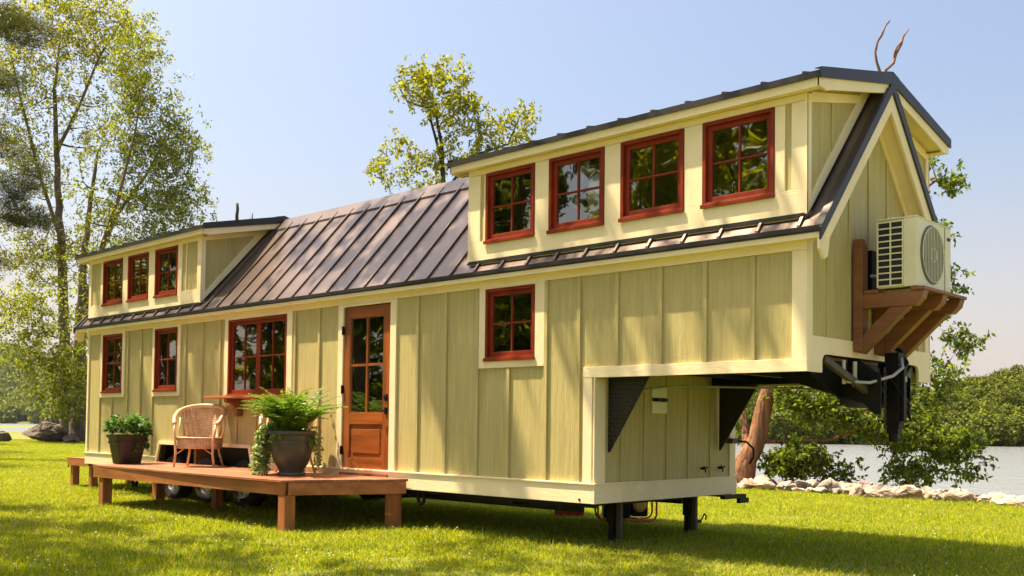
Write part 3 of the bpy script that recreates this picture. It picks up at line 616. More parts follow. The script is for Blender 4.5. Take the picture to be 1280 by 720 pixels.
def side(mir):
    holes = WL+[WM]+([DOOR] if not mir else [])
    b = SB(); b.mir = mir
    wall_holes(b, 0, XL, ZS+.01, 2.97, [h for h in holes]+[FEND])
    wall_holes(b, XL, XR, 1.81, 2.97, [])
    # battens
    bw = .022; top = 2.83
    for x in (.50, .985, 1.545, 2.01, 2.425, 3.475, 3.99, 4.505, 4.99, 5.5, 5.95, 6.435, 6.985, 8.95, 9.435, 9.955, 10.435, 10.975, 11.42):
        lo, hi = .756, top
        segs = [(lo, hi)]
        for h in [(w[0]-.09, w[1]+.09, w[2]-.10, 3) for w in WL]+[(WM[0]-.1, WM[1]+.13, WM[2]-.10, 3)]+([(7.36, 8.58, 0, 3)] if not mir else [])+[(FEND[0]-.08, FEND[1]+.08, 0, FEND[3]+.055)]:
            if h[0] < x < h[1]: segs = [q for s0, s1 in segs for q in ((s0, min(s1, h[2])), (max(s0, h[3]), s1)) if q[1]-q[0] > .02]
        for s0, s1 in segs: b.box(x-bw, x+bw, -.025, -.0005, s0, s1)
    for x in (11.90, 12.415, 12.905, 13.395): b.box(x-bw, x+bw, -.025, -.0005, 1.912, top)
    b.build('side_wall', M['siding'], H, bevel=.002)
    t = SB(); t.mir = mir                                                # upright trims
    t.box(-.004, .052, -.024, -.0005, .756, 2.83); t.box(13.772, XR+.022, -.024, -.0005, 1.912, 2.83); t.box(11.487, 11.602, -.024, -.0005, .756, 1.802)
    t.build_each('corner_trim', M['trimv'], H, bevel=.003)
    t = SB(); t.mir = mir
    t.box(-.004, XR+.021, -.0225, -.0005, 2.832, 2.92); t.build('frieze_board', M['trim'], H, bevel=.003)
    t = SB(); t.mir = mir
    t.box(11.487, XR+.0275, -.026, -.0005, 1.803, 1.911); t.build_each('gooseneck_trim', M['trim'], H, bevel=.003)
    t = SB(); t.mir = mir
    for a, c in ((-.006, FEND[0]-.05), (FEND[1]+.05, XL)):
        t.box(a, c, -.030, -.0005, ZS, .738); t.box(a-.004, c, -.044, -.0005, .7385, .757)
    t.build_each('skirt_board', M['trim'], H, bevel=.003)
    # fender opening
    t = SB(); t.mir = mir; a, c, z0, z1 = FEND
    t.box(a+.06, c-.06, -.034, -.0005, z1, z1+.05)
    t.prism([(a-.11, z0), (a-.05, z0), (a+.09, z1+.05), (a+.04, z1+.05)], 'y', -.034, -.0005)
    t.prism([(c+.05, z0), (c+.11, z0), (c-.04, z1+.05), (c-.09, z1+.05)], 'y', -.034, -.0005)
    t.build_each('fender_trim', M['trim'], H, bevel=.003)
    t = SB(); t.mir = mir
    t.box(a-.05, c+.05, .001, .34, z1+.012, z1+.03); t.box(a-.06, a-.05, .101, .34, z0+.02, z1+.012); t.box(c+.05, c+.06, .101, .34, z0+.02, z1+.012); t.box(a-.05, c+.05, .335, .345, z0-.2, z1+.012)
    t.prism([(a-.02, z0+.02), (a+.02, z0+.02), (a+.12, z1), (a-.02, z1)], 'y', .005, .09); t.build('wheel_box', M['dark'], H)
    # windows
    for k, w in enumerate(WL): window(w, H, mir, sashes=2 if k == 2 else 1, trim=(.075, .085, .09, .028) if k < 2 else (.10, .125, None, .028), rows=2)
    window(WM, H, mir, trim=(.10, .135, .095, .022))
    for w in WD_L+WD_R: window(w, H, mir)
    # dormer faces
    for (x0, x1, ws, pan) in ((0, 3.88, WD_L, [(.055, .44)]), (9.81, XR, WD_R, [])):
        d = SB(); d.mir = mir; lo = 3.125
        wall_holes(d, x0, x1, lo-.1, 4.24, ws, y=0, t=.08)
        d.build('dormer_wall', M['siding'] if x0 == 0 else M['trim'], H)
        t = SB(); t.mir = mir
        if x0 == 0:
            # cream boards round three windows and two sage panels
            xs = [(-.004, .06), (.44, .541), (1.289, 1.486), (2.219, 2.441), (3.184, 3.31), (3.79, 3.905)]
            for a, c in xs: t.box(a, c, -.020, -.0005, 3.351, 4.10)
            t.box(-.004, 3.905, -.021, -.0005, 4.101, 4.165)
            t.box(-.004, 3.905, -.0215, -.0005, 3.13, 3.328)
            for a, c in ((-.004, .541), (1.289, 1.486), (2.219, 2.441), (3.184, 3.905)): t.box(a, c, -.0205, -.0005, 3.3285, 3.3505)
            t.box(3.42, 3.45, -.012, -.0005, 3.352, 4.10)
        else:
            xs = [(9.806, 9.975), (10.035, 10.062), (10.799, 10.996), (11.734, 11.933), (12.674, 12.871), (13.604, 13.70), (13.762, XR+.022)]
            for a, c in xs: t.box(a, c, -.020, -.0005, 3.351, 4.10)
            t.box(9.806, XR+.022, -.021, -.0005, 4.1035, 4.165)
            t.box(9.806, XR+.022, -.0215, -.0005, 3.13, 3.3285)
            for a, c in ((9.806, 10.062), (10.799, 10.996), (11.734, 11.933), (12.674, 12.871), (13.604, XR+.022)): t.box(a, c, -.0205, -.0005, 3.329, 3.3505)
        t.build('dormer_trim', M['trimv'], H, bevel=.003)
        if x0:
            t = SB(); t.mir = mir; t.box(9.977, 10.033, -.004, -.0006, 3.3515, 4.1); t.box(13.702, 13.76, -.004, -.0006, 3.3515, 4.1); t.build_each('groove_panel', M['siding'], H)
    # cheeks: the walls that close each dormer down onto the roof
    for xc, s in ((0, -1), (3.88, 1), (9.81, -1), (XR, 1)):
        ym = (4.245-3.06+.02-SLOPE*.0)/(SLOPE-DSL); ym = min(ym, 1.27)
        d = SB(); d.mir = mir; tk = .06
        a, c = (xc-tk, xc) if s > 0 else (xc, xc+tk)
        a += .0; d.prism([(.002, 3.06), (.002, 4.25), (ym, 4.25+ym*DSL), (ym, 3.06+ym*SLOPE)], 'x', a+(.0), c)
        e = xc+s*.012
        for yb in (.47, .93): d.box(min(xc, e), max(xc, e), yb-.02, yb+.02, 3.10+yb*SLOPE, 4.2)
        d.build('dormer_cheek', M['siding'], H)
        t = SB(); t.mir = mir; e = xc+s*.022; q0, q1 = min(xc+s*.0005, e), max(xc+s*.0005, e)
        t.box(q0, q1, -.022, .06, 3.13, 4.165)
        e = xc+s*.02; q0, q1 = min(xc+s*.0006, e), max(xc+s*.0006, e)
        t.prism([(.0605, 4.10), (.0605, 4.19), (1.20, 4.43), (1.12, 4.34)], 'x', q0, q1)
        t.prism([(.0605, 3.19), (1.22, 3.18+1.16*SLOPE), (1.16, 3.29+1.16*SLOPE), (.0605, 3.30)], 'x', q0-.001, q1+.003)
        t.build('cheek_trim', M['trimv'], H, bevel=.002)
        t = SB(); t.mir = mir; e = xc+s*.034; q0, q1 = min(xc, e), max(xc, e)
        t.prism([(-.02, 3.105), (1.23, 3.105+1.25*SLOPE), (1.22, 3.18+1.16*SLOPE+.0), (.0605, 3.188), (-.02, 3.128)], 'x', q0, q1)
        t.build('flashing', M['roofdark'], H)
    # main roof: the full slope between the dormers, eave strips below them, narrow strips beyond them
    rf = SB(); rf.mir = mir; th = .03
    def slab(x0, x1, y0, y1):
        rf.prism([(y0, zroof(y0)-th), (y1, zroof(y1)-th), (y1, zroof(y1)), (y0, zroof(y0))], 'x', x0, x1)
    slab(3.88, 9.81, -.11, RY-.001); slab(-.36, 0, -.11, RY-.001); slab(XR, 14.075, -.11, RY-.001); slab(0.0005, 3.8795, -.11, .004); slab(9.8105, XR-.0005, -.11, .004)
    k = -30
    while True:
        x = 9.965+.39*k; k += 1
        if x < -.3: continue
        if x > 14.0: break
        top = .0 if (-.02 < x < 3.9 or 9.79 < x < XR+.02) else RY-.09
        y0 = -.105
        rf.prism([(y0, zroof(y0)-.001), (top, zroof(top)-.001), (top, zroof(top)+.046), (y0+.012, zroof(y0)+.046)], 'x', x-.013, x+.013)
    rf.build('roof', M['roof'], H)
    t = SB(); t.mir = mir                                                # drip edge
    t.box(-.36, 14.075, -.125, -.1115, 2.962, 3.003); t.box(-.36, 14.075, -.1114, -.091, 2.955, 2.966)
    for a, c in ((.0, 3.88), (9.81, XR)): t.box(a, c, -.030, -.0216, 3.105, 3.142)
    t.build('drip_edge', M['roofdark'], H)
    t = SB(); t.mir = mir
    t.box(-.36, 14.062, -.105, -.072, 2.902, 2.9545); t.box(-.36, 14.06, -.0715, -.0005, 2.905, 2.925)
    for x in (2.1, 4.6, 7.3, 9.6, 11.2, 12.0, 12.8, 13.5): t.box(x, x+.004, -.106, -.09, 2.903, 2.954)
    t.build('fascia', M['trim'], H, bevel=.003)
    # dormer roofs
    for (x0, x1) in ((-.385, 4.13), (9.565, 14.075)):
        r_ = SB(); r_.mir = mir
        def dsl(ya, yb, up, dn, xa, xb): r_.prism([(ya, zdorm(ya)-dn), (yb, zdorm(yb)-dn), (yb, zdorm(yb)+up), (ya, zdorm(ya)+up)], 'x', xa, xb)
        dsl(-.115, RY-.001, 0, .03, x0, x1)
        k = -30
        while True:
            x = 9.965+.39*k+.05; k += 1
            if x > x1-.05: break
            if x < x0+.05: continue
            dsl(-.11, RY-.02, .034, -.0005, x-.01, x+.01)
        r_.build('dormer_roof', M['roof'], H)
        t = SB(); t.mir = mir
        for xa, xb in ((x0-.016, x0-.0005), (x1+.0005, x1+.016)):
            t.prism([(-.13, zdorm(-.13)-.055), (RY-.002, zdorm(RY-.002)-.075), (RY-.002, zdorm(RY-.002)+.03), (-.13, zdorm(-.13)+.03)], 'x', xa, xb)
            xa2, xb2 = (x0-.016, x0+.05) if xa < x0 else (x1-.05, x1+.016)
            t.prism([(-.12, zdorm(-.12)+.0305), (RY-.002, zdorm(RY-.002)+.0305), (RY-.002, zdorm(RY-.002)+.036), (-.12, zdorm(-.12)+.036)], 'x', xa2, xb2)
        t.box(x0, x1, -.134, -.1155, zdorm(-.1)-.05, zdorm(-.1)+.004)
        t.build('dormer_drip_edge', M['roofdark'], H)
        t = SB(); t.mir = mir
        t.box(x0+.012, x1-.012, -.112, -.082, 4.162, zdorm(-.1)-.0345)
        t.box(x0+.012, x1-.012, -.0815, -.0225, 4.166, 4.182)
        for xa, xb in ((x0+.004, x0+.030), (x1-.030, x1-.004)):
            t.prism([(-.112, 4.160), (.02, 4.150), (.08, 4.172), (RY-.003, zdorm(RY)-.155), (RY-.003, zdorm(RY)-.034), (-.112, zdorm(-.112)-.034)], 'x', xa, xb)
        # soffits
        t.prism([(-.08, 4.185), (RY-.003, 4.185+DSL*1.36), (RY-.003, 4.20+DSL*1.36), (-.08, 4.20)], 'x', x0+.031, x1-.031)
        t.build('dormer_fascia', M['trim'], H, bevel=.003)
    # rakes of the main gable at both ends
    for xa, s in ((-.36, -1), (14.075, 1)):
        e0 = xa+s*.001; e1 = xa+s*.018; q0, q1 = min(e0, e1), max(e0, e1)
        t = SB(); t.mir = mir
        t.prism([(-.135, zroof(-.135)-.075), (RY-.001, zroof(RY)-.09), (RY-.001, zroof(RY)+.02), (-.135, zroof(-.135)+.03)], 'x', q0, q1)
        c0, c1 = (xa-.018, xa+.05) if s < 0 else (xa-.05, xa+.018)
        t.prism([(-.12, zroof(-.12)+.0305), (RY-.1, zroof(RY-.1)+.0305), (RY-.1, zroof(RY-.1)+.036), (-.12, zroof(-.12)+.036)], 'x', c0, c1)
        t.build('rake_flashing', M['roofdark'] if s < 0 else M['roofdark'], H)
        t = SB(); t.mir = mir; e0 = xa-s*.03; e1 = xa-s*.0015; q0, q1 = min(e0, e1), max(e0, e1)
        t.prism([(-.11, zroof(-.11)-.17), (-.03, zroof(-.11)-.25), (.03, zroof(-.11)-.22), (.06, zroof(.06)-.25), (RY-.001, zroof(RY)-.27), (RY-.001, zroof(RY)-.092), (-.11, zroof(-.11)-.06)], 'x', q0, q1)
        # soffit between rake and wall, with a bed board against the wall
        x_in = XR if s > 0 else 0; w0, w1 = (x_in+.001, q0-.001) if s > 0 else (q1+.001, x_in-.001)
        t.prism([(.0, zroof(0)-.20), (RY-.001, zroof(RY)-.20), (RY-.001, zroof(RY)-.175), (.0, zroof(0)-.175)], 'x', w0, w1)
        b0, b1 = (x_in+.0005, x_in+.02) if s > 0 else (x_in-.02, x_in-.0005)
        t.prism([(.03, zroof(.03)-.30), (RY-.001, zroof(RY)-.30), (RY-.001, zroof(RY)-.202), (.03, zroof(.03)-.202)], 'x', b0, b1)
        t.build('rake_board', M['trimv'], H, bevel=.003)
side(False); side(True)
# ridge caps
t = MB(); zr = zroof(RY)
for s in (0, 1):
    q = lambda y: (y if not s else W-y)
    t.prism([(q(RY-.17), zroof(RY-.17)+.028), (q(RY), zr+.030), (q(RY), zr+.036), (q(RY-.17), zroof(RY-.17)+.034)], 'x', 4.15, 9.55)
    t.prism([(q(RY-.17), zroof(RY-.17)+.001), (q(RY-.165), zroof(RY-.165)+.001), (q(RY-.165), zroof(RY-.165)+.0275), (q(RY-.17), zroof(RY-.17)+.0275)], 'x', 4.15, 9.55)
t.build('ridge_cap', M['roof'], H)
t = MB()
for x0, x1 in ((-.40, 4.145), (9.555, 14.09)):
    for s in (0, 1):
        q = lambda y: (y if not s else W-y)
        t.prism([(q(RY-.14), zdorm(RY-.14)+.037), (q(RY), zdorm(RY)+.038), (q(RY), zdorm(RY)+.044), (q(RY-.14), zdorm(RY-.14)+.043)], 'x', x0, x1)
t.build('ridge_cap', M['roofdark'], H)

# end walls (planes across x)
def gable(xw, s, zlo, nm):
    b = MB(); x0, x1 = (xw-.08, xw) if s > 0 else (xw, xw+.08)
    top = lambda y: zroof(y)-.205
    b.prism([(.003, zlo), (W-.003, zlo), (W-.003, top(0)), (RY, top(RY)), (.003, top(0))][::1], 'x', x0, x1)
    e = xw+s*.014; q0, q1 = min(xw+s*.0005, e), max(xw+s*.0005, e)
    y = .40
    for y in (.385, .81, 1.215, 1.61, 2.02, 2.36):
        b.box(q0, q1, y-.02, y+.02, 2.113 if s > 0 else .757, top(y)-.02)
    b.build(nm, M['siding'], H, bevel=.002)
gable(XR, 1, 2.0, 'front_wall'); gable(0, -1, ZS+.01, 'rear_wall')
t = MB(); q0, q1 = XR+.0005, XR+.022                                      # front corner boards + notched skirt
t.box(q0, q1, -.0005, .085, 2.113, 2.95); t.box(q0, q1, W-.085, W+.02, 2.113, 2.95)
t.build_each('corner_trim', M['trimv'], H, bevel=.003)
t = MB(); R_ = .06
poly = [(-.024, 1.803), (.25, 1.803)]
poly += [(.25, 1.90), (.262, 1.935), (.29, 1.958), (.33, 1.965)]
poly += [(2.24, 1.965), (2.28, 1.958), (2.31, 1.935), (2.32, 1.90)] + [(2.32, 1.803), (W+.02, 1.803), (W+.02, 2.112), (-.024, 2.112)]
# split into convex pieces so the notch triangulates cleanly
t.prism([(-.0215, 1.804), (.25, 1.804), (.25, 2.112), (-.0215, 2.112)], 'x', q0, q1+.004)
t.prism([(2.32, 1.803), (W+.02, 1.803), (W+.02, 2.112), (2.32, 2.112)], 'x', q0, q1+.004)
t.prism([(.2501, 1.90), (.262, 1.935), (.29, 1.958), (.33, 1.965), (2.24, 1.965), (2.28, 1.958), (2.31, 1.935), (2.3199, 1.90), (2.3199, 2.112), (.2501, 2.112)], 'x', q0, q1+.004)
t.build('front_skirt', M['trimv'], H)
# lower front wall under the gooseneck
b = MB(); b.box(XL-.08, XL, .003, W-.003, ZS+.01, 1.903)
for y in (.43, .83, 1.235, 1.65, 2.09): b.box(XL+.0005, XL+.014, y-.018, y+.018, .757, 1.90)
b.build('lower_front_wall', M['siding'], H, bevel=.002)
t = MB(); t.box(XL+.0005, XL+.02, -.024, .15, .757, 1.802); t.box(XL+.0005, XL+.02, W-.10, W+.02, .757, 1.802); t.build_each('corner_trim', M['trimv'], H, bevel=.003)
t = MB(); t.box(XL+.0005, XL+.03, -.0308, W+.0308, ZS, .738); t.box(XL+.0003, XL+.044, -.0445, W+.0445, .7384, .7566); t.build_each('skirt_board', mat('cream_trim_across', (.87, .73, .47), .55, var=.08, bump=.3, bscale=34, stretch=(.8, .35, .8), dirt=.2, dscale=2), H, bevel=.003)
t = MB(); t.lathe([(0, -.006), (.014, -.004), (.014, 0)], (XL-.16, -.031, .585), 'y', 10); t.build('bolt', M['black'], H)
# floors, inner partition, interior glow through opposite panes
b = MB(); b.box(.08, XL-.081, .101, W-.101, .60, .66); b.box(XL-.5, XR-.081, .101, W-.101, 1.935, 1.96); b.build('floor', M['interior'], H)
b = MB(); b.box(.10, 3.9, .101, W-.101, 2.975, 3.0); b.box(9.8, XR-.1, .101, W-.101, 2.975, 3.0); b.build('loft_floor', M['interior'], H)
b = MB(); b.box(3.60, 3.66, .101, W-.101, .66, 2.97); b.box(8.9, 8.96, .101, W-.101, .66, 2.97); b.box(9.0, XL-.1, 1.6, 1.65, .66, 2.97); b.box(.101, 1.9, 1.8, 1.84, .66, 2.97); b.build('inner_partition', M['interior'], H)

# door
X0, X1, Z0, Z1 = DOOR
dr = MB(); y0, y1 = -.012, .035
dr.box(X0+.012, X0+.14, y0, y1, Z0+.02, Z1-.012); dr.box(X1-.14, X1-.012, y0, y1, Z0+.02, Z1-.012)
D = dr.build('door', M['door'], H, bevel=.003)
r_ = MB()
for a, c in ((Z0+.02, Z0+.20), (1.31, 1.45), (Z1-.14, Z1-.012)): r_.box(X0+.1405, X1-.1405, y0+.0005, y1, a, c)
r_.build_each('door_rail', M['doorh'], D, bevel=.003)
gx0, gx1, gz0, gz1 = X0+.14, X1-.14, 1.45, Z1-.14
r_ = MB(); xm = (gx0+gx1)/2; zm = (gz0+gz1)/2
r_.box(xm-.016, xm+.016, y0+.004, y1-.004, gz0, gz1); r_.box(gx0, gx1, y0+.006, y1-.006, zm-.016, zm+.016)
for a, c, e, f in ((gx0, gx0+.016, gz0, gz1), (gx1-.016, gx1, gz0, gz1), (gx0, gx1, gz1-.016, gz1), (gx0, gx1, gz0, gz0+.016)): r_.box(a, c, y0+.008, y1-.008, e, f)
r_.build('muntin', M['door'], D)
r_ = MB(); r_.box(gx0, gx1, .008, .012, gz0, gz1); r_.build('pane', M['glass'], D)
r_ = MB(); r_.box(gx0+.0, gx1-.0, .004, .03, Z0+.20, 1.31)
r_.box(gx0+.055, gx1-.055, -.006, .0035, Z0+.26, 1.25); r_.build('door_panel', M['doorh'], D, bevel=.006)
for z in (.98, 1.75, 2.50):
    r_ = MB(); r_.box(X0-.012, X0+.018, -.034, -.0125, z-.05, z+.05); r_.tube([(X0+.002, -.037, z-.055), (X0+.002, -.037, z+.055)], .009, 8); r_.build('hinge', M['black'], D)
r_ = MB(); r_.box(X1-.095, X1-.045, -.024, -.0125, 1.60, 1.68); r_.lathe([(.0, -.045), (.022, -.045), (.026, -.024)], (X1-.07, 0, 1.64), 'y', 14); r_.build('deadbolt', M['black'], D)
r_ = MB(); r_.box(X1-.095, X1-.045, -.024, -.0125, 1.44, 1.52); r_.tube([(X1-.07, -.02, 1.48), (X1-.07, -.062, 1.48), (X1-.16, -.065, 1.475)], .010, 8); r_.build('door_handle', M['black'], D)
t = MB(); t.box(X0-.105, X0-.001, -.028, -.0005, .70, Z1+.035); t.box(X1+.001, X1+.11, -.028, -.0005, .70, Z1+.035); t.box(X0-.001, X1+.001, -.0275, -.0005, Z1+.001, Z1+.035)
t.build_each('door_trim', M['trimv'], H, bevel=.003)
t = MB(); t.box(X0, X1, -.05, .1, Z0-.02, Z0+.015); t.build('threshold', M['doorh'], H)

# window counter with scrolled brackets
t = MB(); t.box(4.62, 6.40, -.33, -.027, 1.655, 1.690); SH = t.build('window_counter', mat('redwood_counter', (.42, .13, .035), .45, var=.3, bump=.3, bscale=26, stretch=(.4, 3, 3)), H, bevel=.004)
for x in (5.12, 5.95):
    t = MB(); t.prism([(-.018, 1.654), (-.27, 1.654), (-.27, 1.60), (-.20, 1.585), (-.15, 1.54), (-.10, 1.455), (-.10, 1.40), (-.018, 1.40)], 'x', x-.04, x+.04); t.build('bracket', M['wood'], SH, bevel=.004)

# trailer frame, wheels, jacks
t = MB()
for y in (.33, W-.40):
    t.box(.1, XL-.45, y, y+.07, .42, .545)
for x in (.3, 1.6, 6.2, 7.6, 9.0, 10.4, 11.1): t.box(x, x+.06, .05, W-.05, .47, .5495)
t.box(-.0, XL, .03, .07, .505, .5495); t.box(0, XL, W-.07, W-.03, .505, .5495)
t.build('trailer_frame', M['black'], H)
t = MB(); t.box(.8, 2.1, .5, 2.1, .36, .4195); t.lathe([(0, 0), (.17, 0), (.19, .02), (.19, .5), (.17, .52), (0, .52)], tuple(on_y(428, 602, .75)), 'y', 24); t.lathe([(0, 0), (.17, 0), (.19, .02), (.19, .5), (.17, .52), (0, .52)], tuple(on_y(478, 606, .75)), 'y', 24); t.build_each('tank', M['black'], H, bevel=.03)
for x in (3.0, 4.02, 5.08):
    t = MB(); t.tube([(x, .1, .43), (x, W-.1, .43)], .045, 10); t.build('axle', M['black'], H)
    for y, s in ((.07, 1), (W-.07, -1)):
        w_ = bpy.data.objects.new('wheel', None); COL.objects.link(w_); w_.parent = H; w_.location = Vector((x, y, .43))-H.location
        r_ = .345; t = MB(); c = (x, y, .43)
        pr = [(.205, 0), (.225, -.012), (.30, -.018), (.335, -.002), (r_, .03), (r_, .17), (.335, .2), (.30, .215), (.205, .20)]
        t.lathe([(a, s*h) for a, h in pr], c, 'y', 40)
        for k in range(40):
            a = 2*math.pi*k/40
            for yy in (.05, .11): t.box(0, 0, 0, 0, 0, 0) if False else t.obox((x+math.cos(a)*(r_-.004), y+s*(yy-.02), .43+math.sin(a)*(r_-.004)), (x+math.cos(a)*(r_-.004), y+s*(yy+.025), .43+math.sin(a)*(r_-.004)), .022, .02, (math.cos(a), 0, math.sin(a)))
        ty = t.build('tyre', M['rubber'], w_, smooth=False)
        t = MB(); t.lathe([(a, s*h) for a, h in [(0, .03), (.04, .0), (.055, .03), (.09, .045), (.15, .04), (.165, .05), (.19, .03), (.207, .004), (.207, .02), (.2, .1)]], c, 'y', 32)
        for k in range(8):
            a = 2*math.pi*k/8; t.obox((x+math.cos(a)*.06, y+s*.032, .43+math.sin(a)*.06), (x+math.cos(a)*.175, y+s*.03, .43+math.sin(a)*.175), .03, .014, (0, 1, 0))
        t.build('rim', M['rim'], w_)
def jack(y, crank):
    t = MB(); t.box(11.25, 11.34, y-.045, y+.045, .30, .60); t.box(11.262, 11.328, y-.033, y+.033, .10, .2999); t.box(11.20, 11.39, y-.09, y+.09, .075, .10)
    t.box(11.23, 11.3598, y-.055, y+.055, .50, .55)
    t.build('landing_jack', M['black'], H, bevel=.004)
    t = MB(); t.box(11.3405, 11.40, y+.0, y+.044, .13, .56); t.build('jack_reflection', M['tan'], H)  # tan strip paints the light reflected onto the jack's front face
    if crank:
        t = MB(); t.tube([(11.3, y+.05, .22), (11.3, y+.26, .215)], .022, 8); t.tube([(11.3, y+.26, .215), (11.3, y+.30, .25), (11.3, y+.34, .30), (11.3, y+.38, .27), (11.3, y+.37, .22)], .010, 6); t.build('jack_crank', M['black'], H)
jack(.72, False); jack(2.14, True)
t = MB(); t.box(11.66, 11.72, 2.25, 2.72, .50, .548); t.box(11.665, 11.71, 2.60, 2.80, .44, .4995); t.build('rear_step_bar', M['black'], H)
t = MB()
for a in (0, 1): t.obox((.0+.0, .8, .50), (.22, .8, .08), .05, .03) if a else t.obox((.46, .8, .50), (.24, .8, .08), .05, .03)
t.build('scissor_jack', M['black'], H)
t = MB(); n = 20
t.tube([(9.015+.055*math.cos(a), .02, .465+.075*math.sin(a)) for a in np.linspace(0, 2*math.pi, n+1)], .020, 8, cap=False); t.build('tie_ring', M['black'], H, smooth=True)
# gussets of tread plate under the gooseneck
for y, m_ in ((.19, 'plate'), (2.25, 'plate')):
    t = MB(); t.prism([(XL+.021, 1.83), (XL+.54, 1.83), (XL+.51, 1.79), (XL+.04, 1.06), (XL+.021, 1.06)], 'y', y, y+.012)
    pl = t.build('gusset_plate', M[m_], H)
    t = MB()
    for i in range(12):
        for j in range(18):
            x = XL+.04+i*.04+(j % 2)*.02; z = 1.08+j*.042
            if (x-XL-.03)/.49 < (z-1.07)/.73-.04 and z < 1.79:
                d_ = .011; sg = 1 if (i+j) % 2 else -1
                t.obox((x-d_, y-.0015, z-d_*sg), (x+d_, y-.0015, z+d_*sg), .003, .007, (0, 1, 0))
    if y < 1: t.build('tread_pattern', mat('tread_lug', (.14, .12, .07), .3, metal=.5), pl)
# gooseneck: beams, sloping neck plates, coupler, chains, conduit
t = MB()
for y in (.25, W-.55): t.box(XL+.05, 13.5, y, y+.07, 1.832 if y < 1 else 1.80, 1.905)
t.box(XL+.02, XR-.085, .101, W-.101, 1.9055, 1.93)
for x in (12.1, 12.7, 13.3): t.box(x, x+.06, .33, W-.56, 1.85, 1.905)
t.build('gooseneck_frame', M['black'], H)
t = MB(); cx, cy = 14.13, 1.22
for y in (.86, 1.50):
    t.prism([(13.2, 1.905), (13.2, 1.80), (13.5, 1.70), (14.0, 1.555), (14.10, 1.46), (14.16, 1.46), (14.16, 1.80), (13.95, 1.95), (13.85, 1.95), (13.85, 1.83)], 'y', y, y+.012)
t.prism([(13.2, 1.80), (13.5, 1.70), (14.0, 1.555), (14.0, 1.567), (13.5, 1.712), (13.2, 1.812)], 'y', .8725, 1.4995)
t.build_each('neck_plate', M['black'], H)
t = MB()
t.obox((13.90, .30, 1.925), (14.05, 1.02, 1.60), .06, .05, (1, 0, 0)); t.obox((13.84, 2.28, 1.93), (14.02, 1.52, 1.62), .09, .05, (1, 0, 0))
t.build_each('neck_brace', M['tan'], H, bevel=.004)
t = MB()
t.prism([(.262, 1.80), (1.0, 1.52), (1.5, 1.52), (2.31, 1.80), (2.31, 1.97), (.262, 1.97)], 'x', 13.79, 13.80); t.build('neck_gusset', M['black'], H)
t = MB()
t.box(13.99, 14.0, .9, 1.49, 1.66, 1.72)
t.build('neck_tie', M['black'], H)
t = MB(); t.box(cx-.065, cx+.065, cy-.065, cy+.065, 1.34, 2.02); t.box(cx-.052, cx+.052, cy-.052, cy+.052, 1.28, 1.3399); t.lathe([(0, 0), (.045, 0), (.045, .08), (.0, .08)], (cx, cy-.02, 1.21), 'z', 16)
t.box(cx-.085, cx+.085, cy-.085, cy+.085, 1.38, 1.40); t.box(cx+.0655, cx+.10, cy-.03, cy+.03, 1.4, 1.9)
t.tube([(cx, cy+.12, 1.52), (cx+.05, cy+.17, 1.50), (cx+.08, cy+.17, 1.40)], .012, 8)
C_ = t.build('coupler', M['black'], H, bevel=.005)
t = MB(); t.lathe([(.0, .004), (.03, .003), (.03, 0)], (cx+.1005, cy+.01, 1.78), 'x', 18); t.build('green_sticker', mat('green_sticker', (.10, .22, .13), .4), C_)
t = MB()
CHN = mat('chain_steel', (.10, .09, .08), .4, metal=.8)
for (sx, sy, ph) in ((cx-.09, cy-.13, 0), (cx-.02, cy-.16, 1)):
    t = MB()
    z = 1.86
    while z > 1.20 + (.12 if ph else 0):
        a0 = 0 if int(round(z*1000)) % 2 else 1
        pts_ = []
        for q in np.linspace(0, 2*math.pi, 11):
            u_, v_ = .012*math.cos(q), .024*math.sin(q)
            pts_.append((sx+(u_ if (int((1.86-z)/.034+.5) % 2) else 0), sy+(0 if (int((1.86-z)/.034+.5) % 2) else u_), z+v_))
        t.tube(pts_, .0045, 5, cap=False); z -= .034
    t.build('safety_chain', CHN, H)

t = MB()
t.tube([(13.93, .62, 1.93), (13.93, .62, 1.72)], .016, 8); t.tube([(13.93, .84, 1.93), (13.93, .84, 1.70)], .02, 8); t.tube([(14.0, 1.52, 1.90), (14.0, 1.53, 1.66)], .014, 6)
t.build_each('hanging_strap', mat('pale_strap', (.5, .46, .34), .6), H)
t = MB(); t.tube([(13.95, .62, 1.74), (14.08, .82, 1.735), (14.21, 1.0, 1.80), (14.24, 1.14, 1.88), (14.18, 1.24, 1.98), (14.05, 1.32, 2.06), (13.91, 1.36, 2.10)], .014, 10); t.build('conduit', M['hose'], H, smooth=True)
t = MB(); t.tube([(13.95, 1.42, 2.12), (14.08, 1.46, 2.06), (14.16, 1.42, 1.94), (14.15, 1.30, 1.80), (14.19, 1.25, 1.65), (14.2, 1.35, 1.55)], .022, 8); t.tube([(14.14, 1.10, 1.80), (14.22, 1.2, 1.6), (14.2, 1.38, 1.48), (14.15, 1.30, 1.42)], .010, 6); t.build_each('brake_cable', M['black'], H, smooth=True)
t = MB(); t.tube([(XL+.2, .5, 1.70), (XL+.35, .9, 1.745), (12.4, 1.6, 1.75), (12.9, 1.9, 1.74), (13.4, 1.5, 1.70), (13.7, 1.3, 1.66)], .011, 8); t.build('wiring_loom', M['hose'], H, smooth=True)
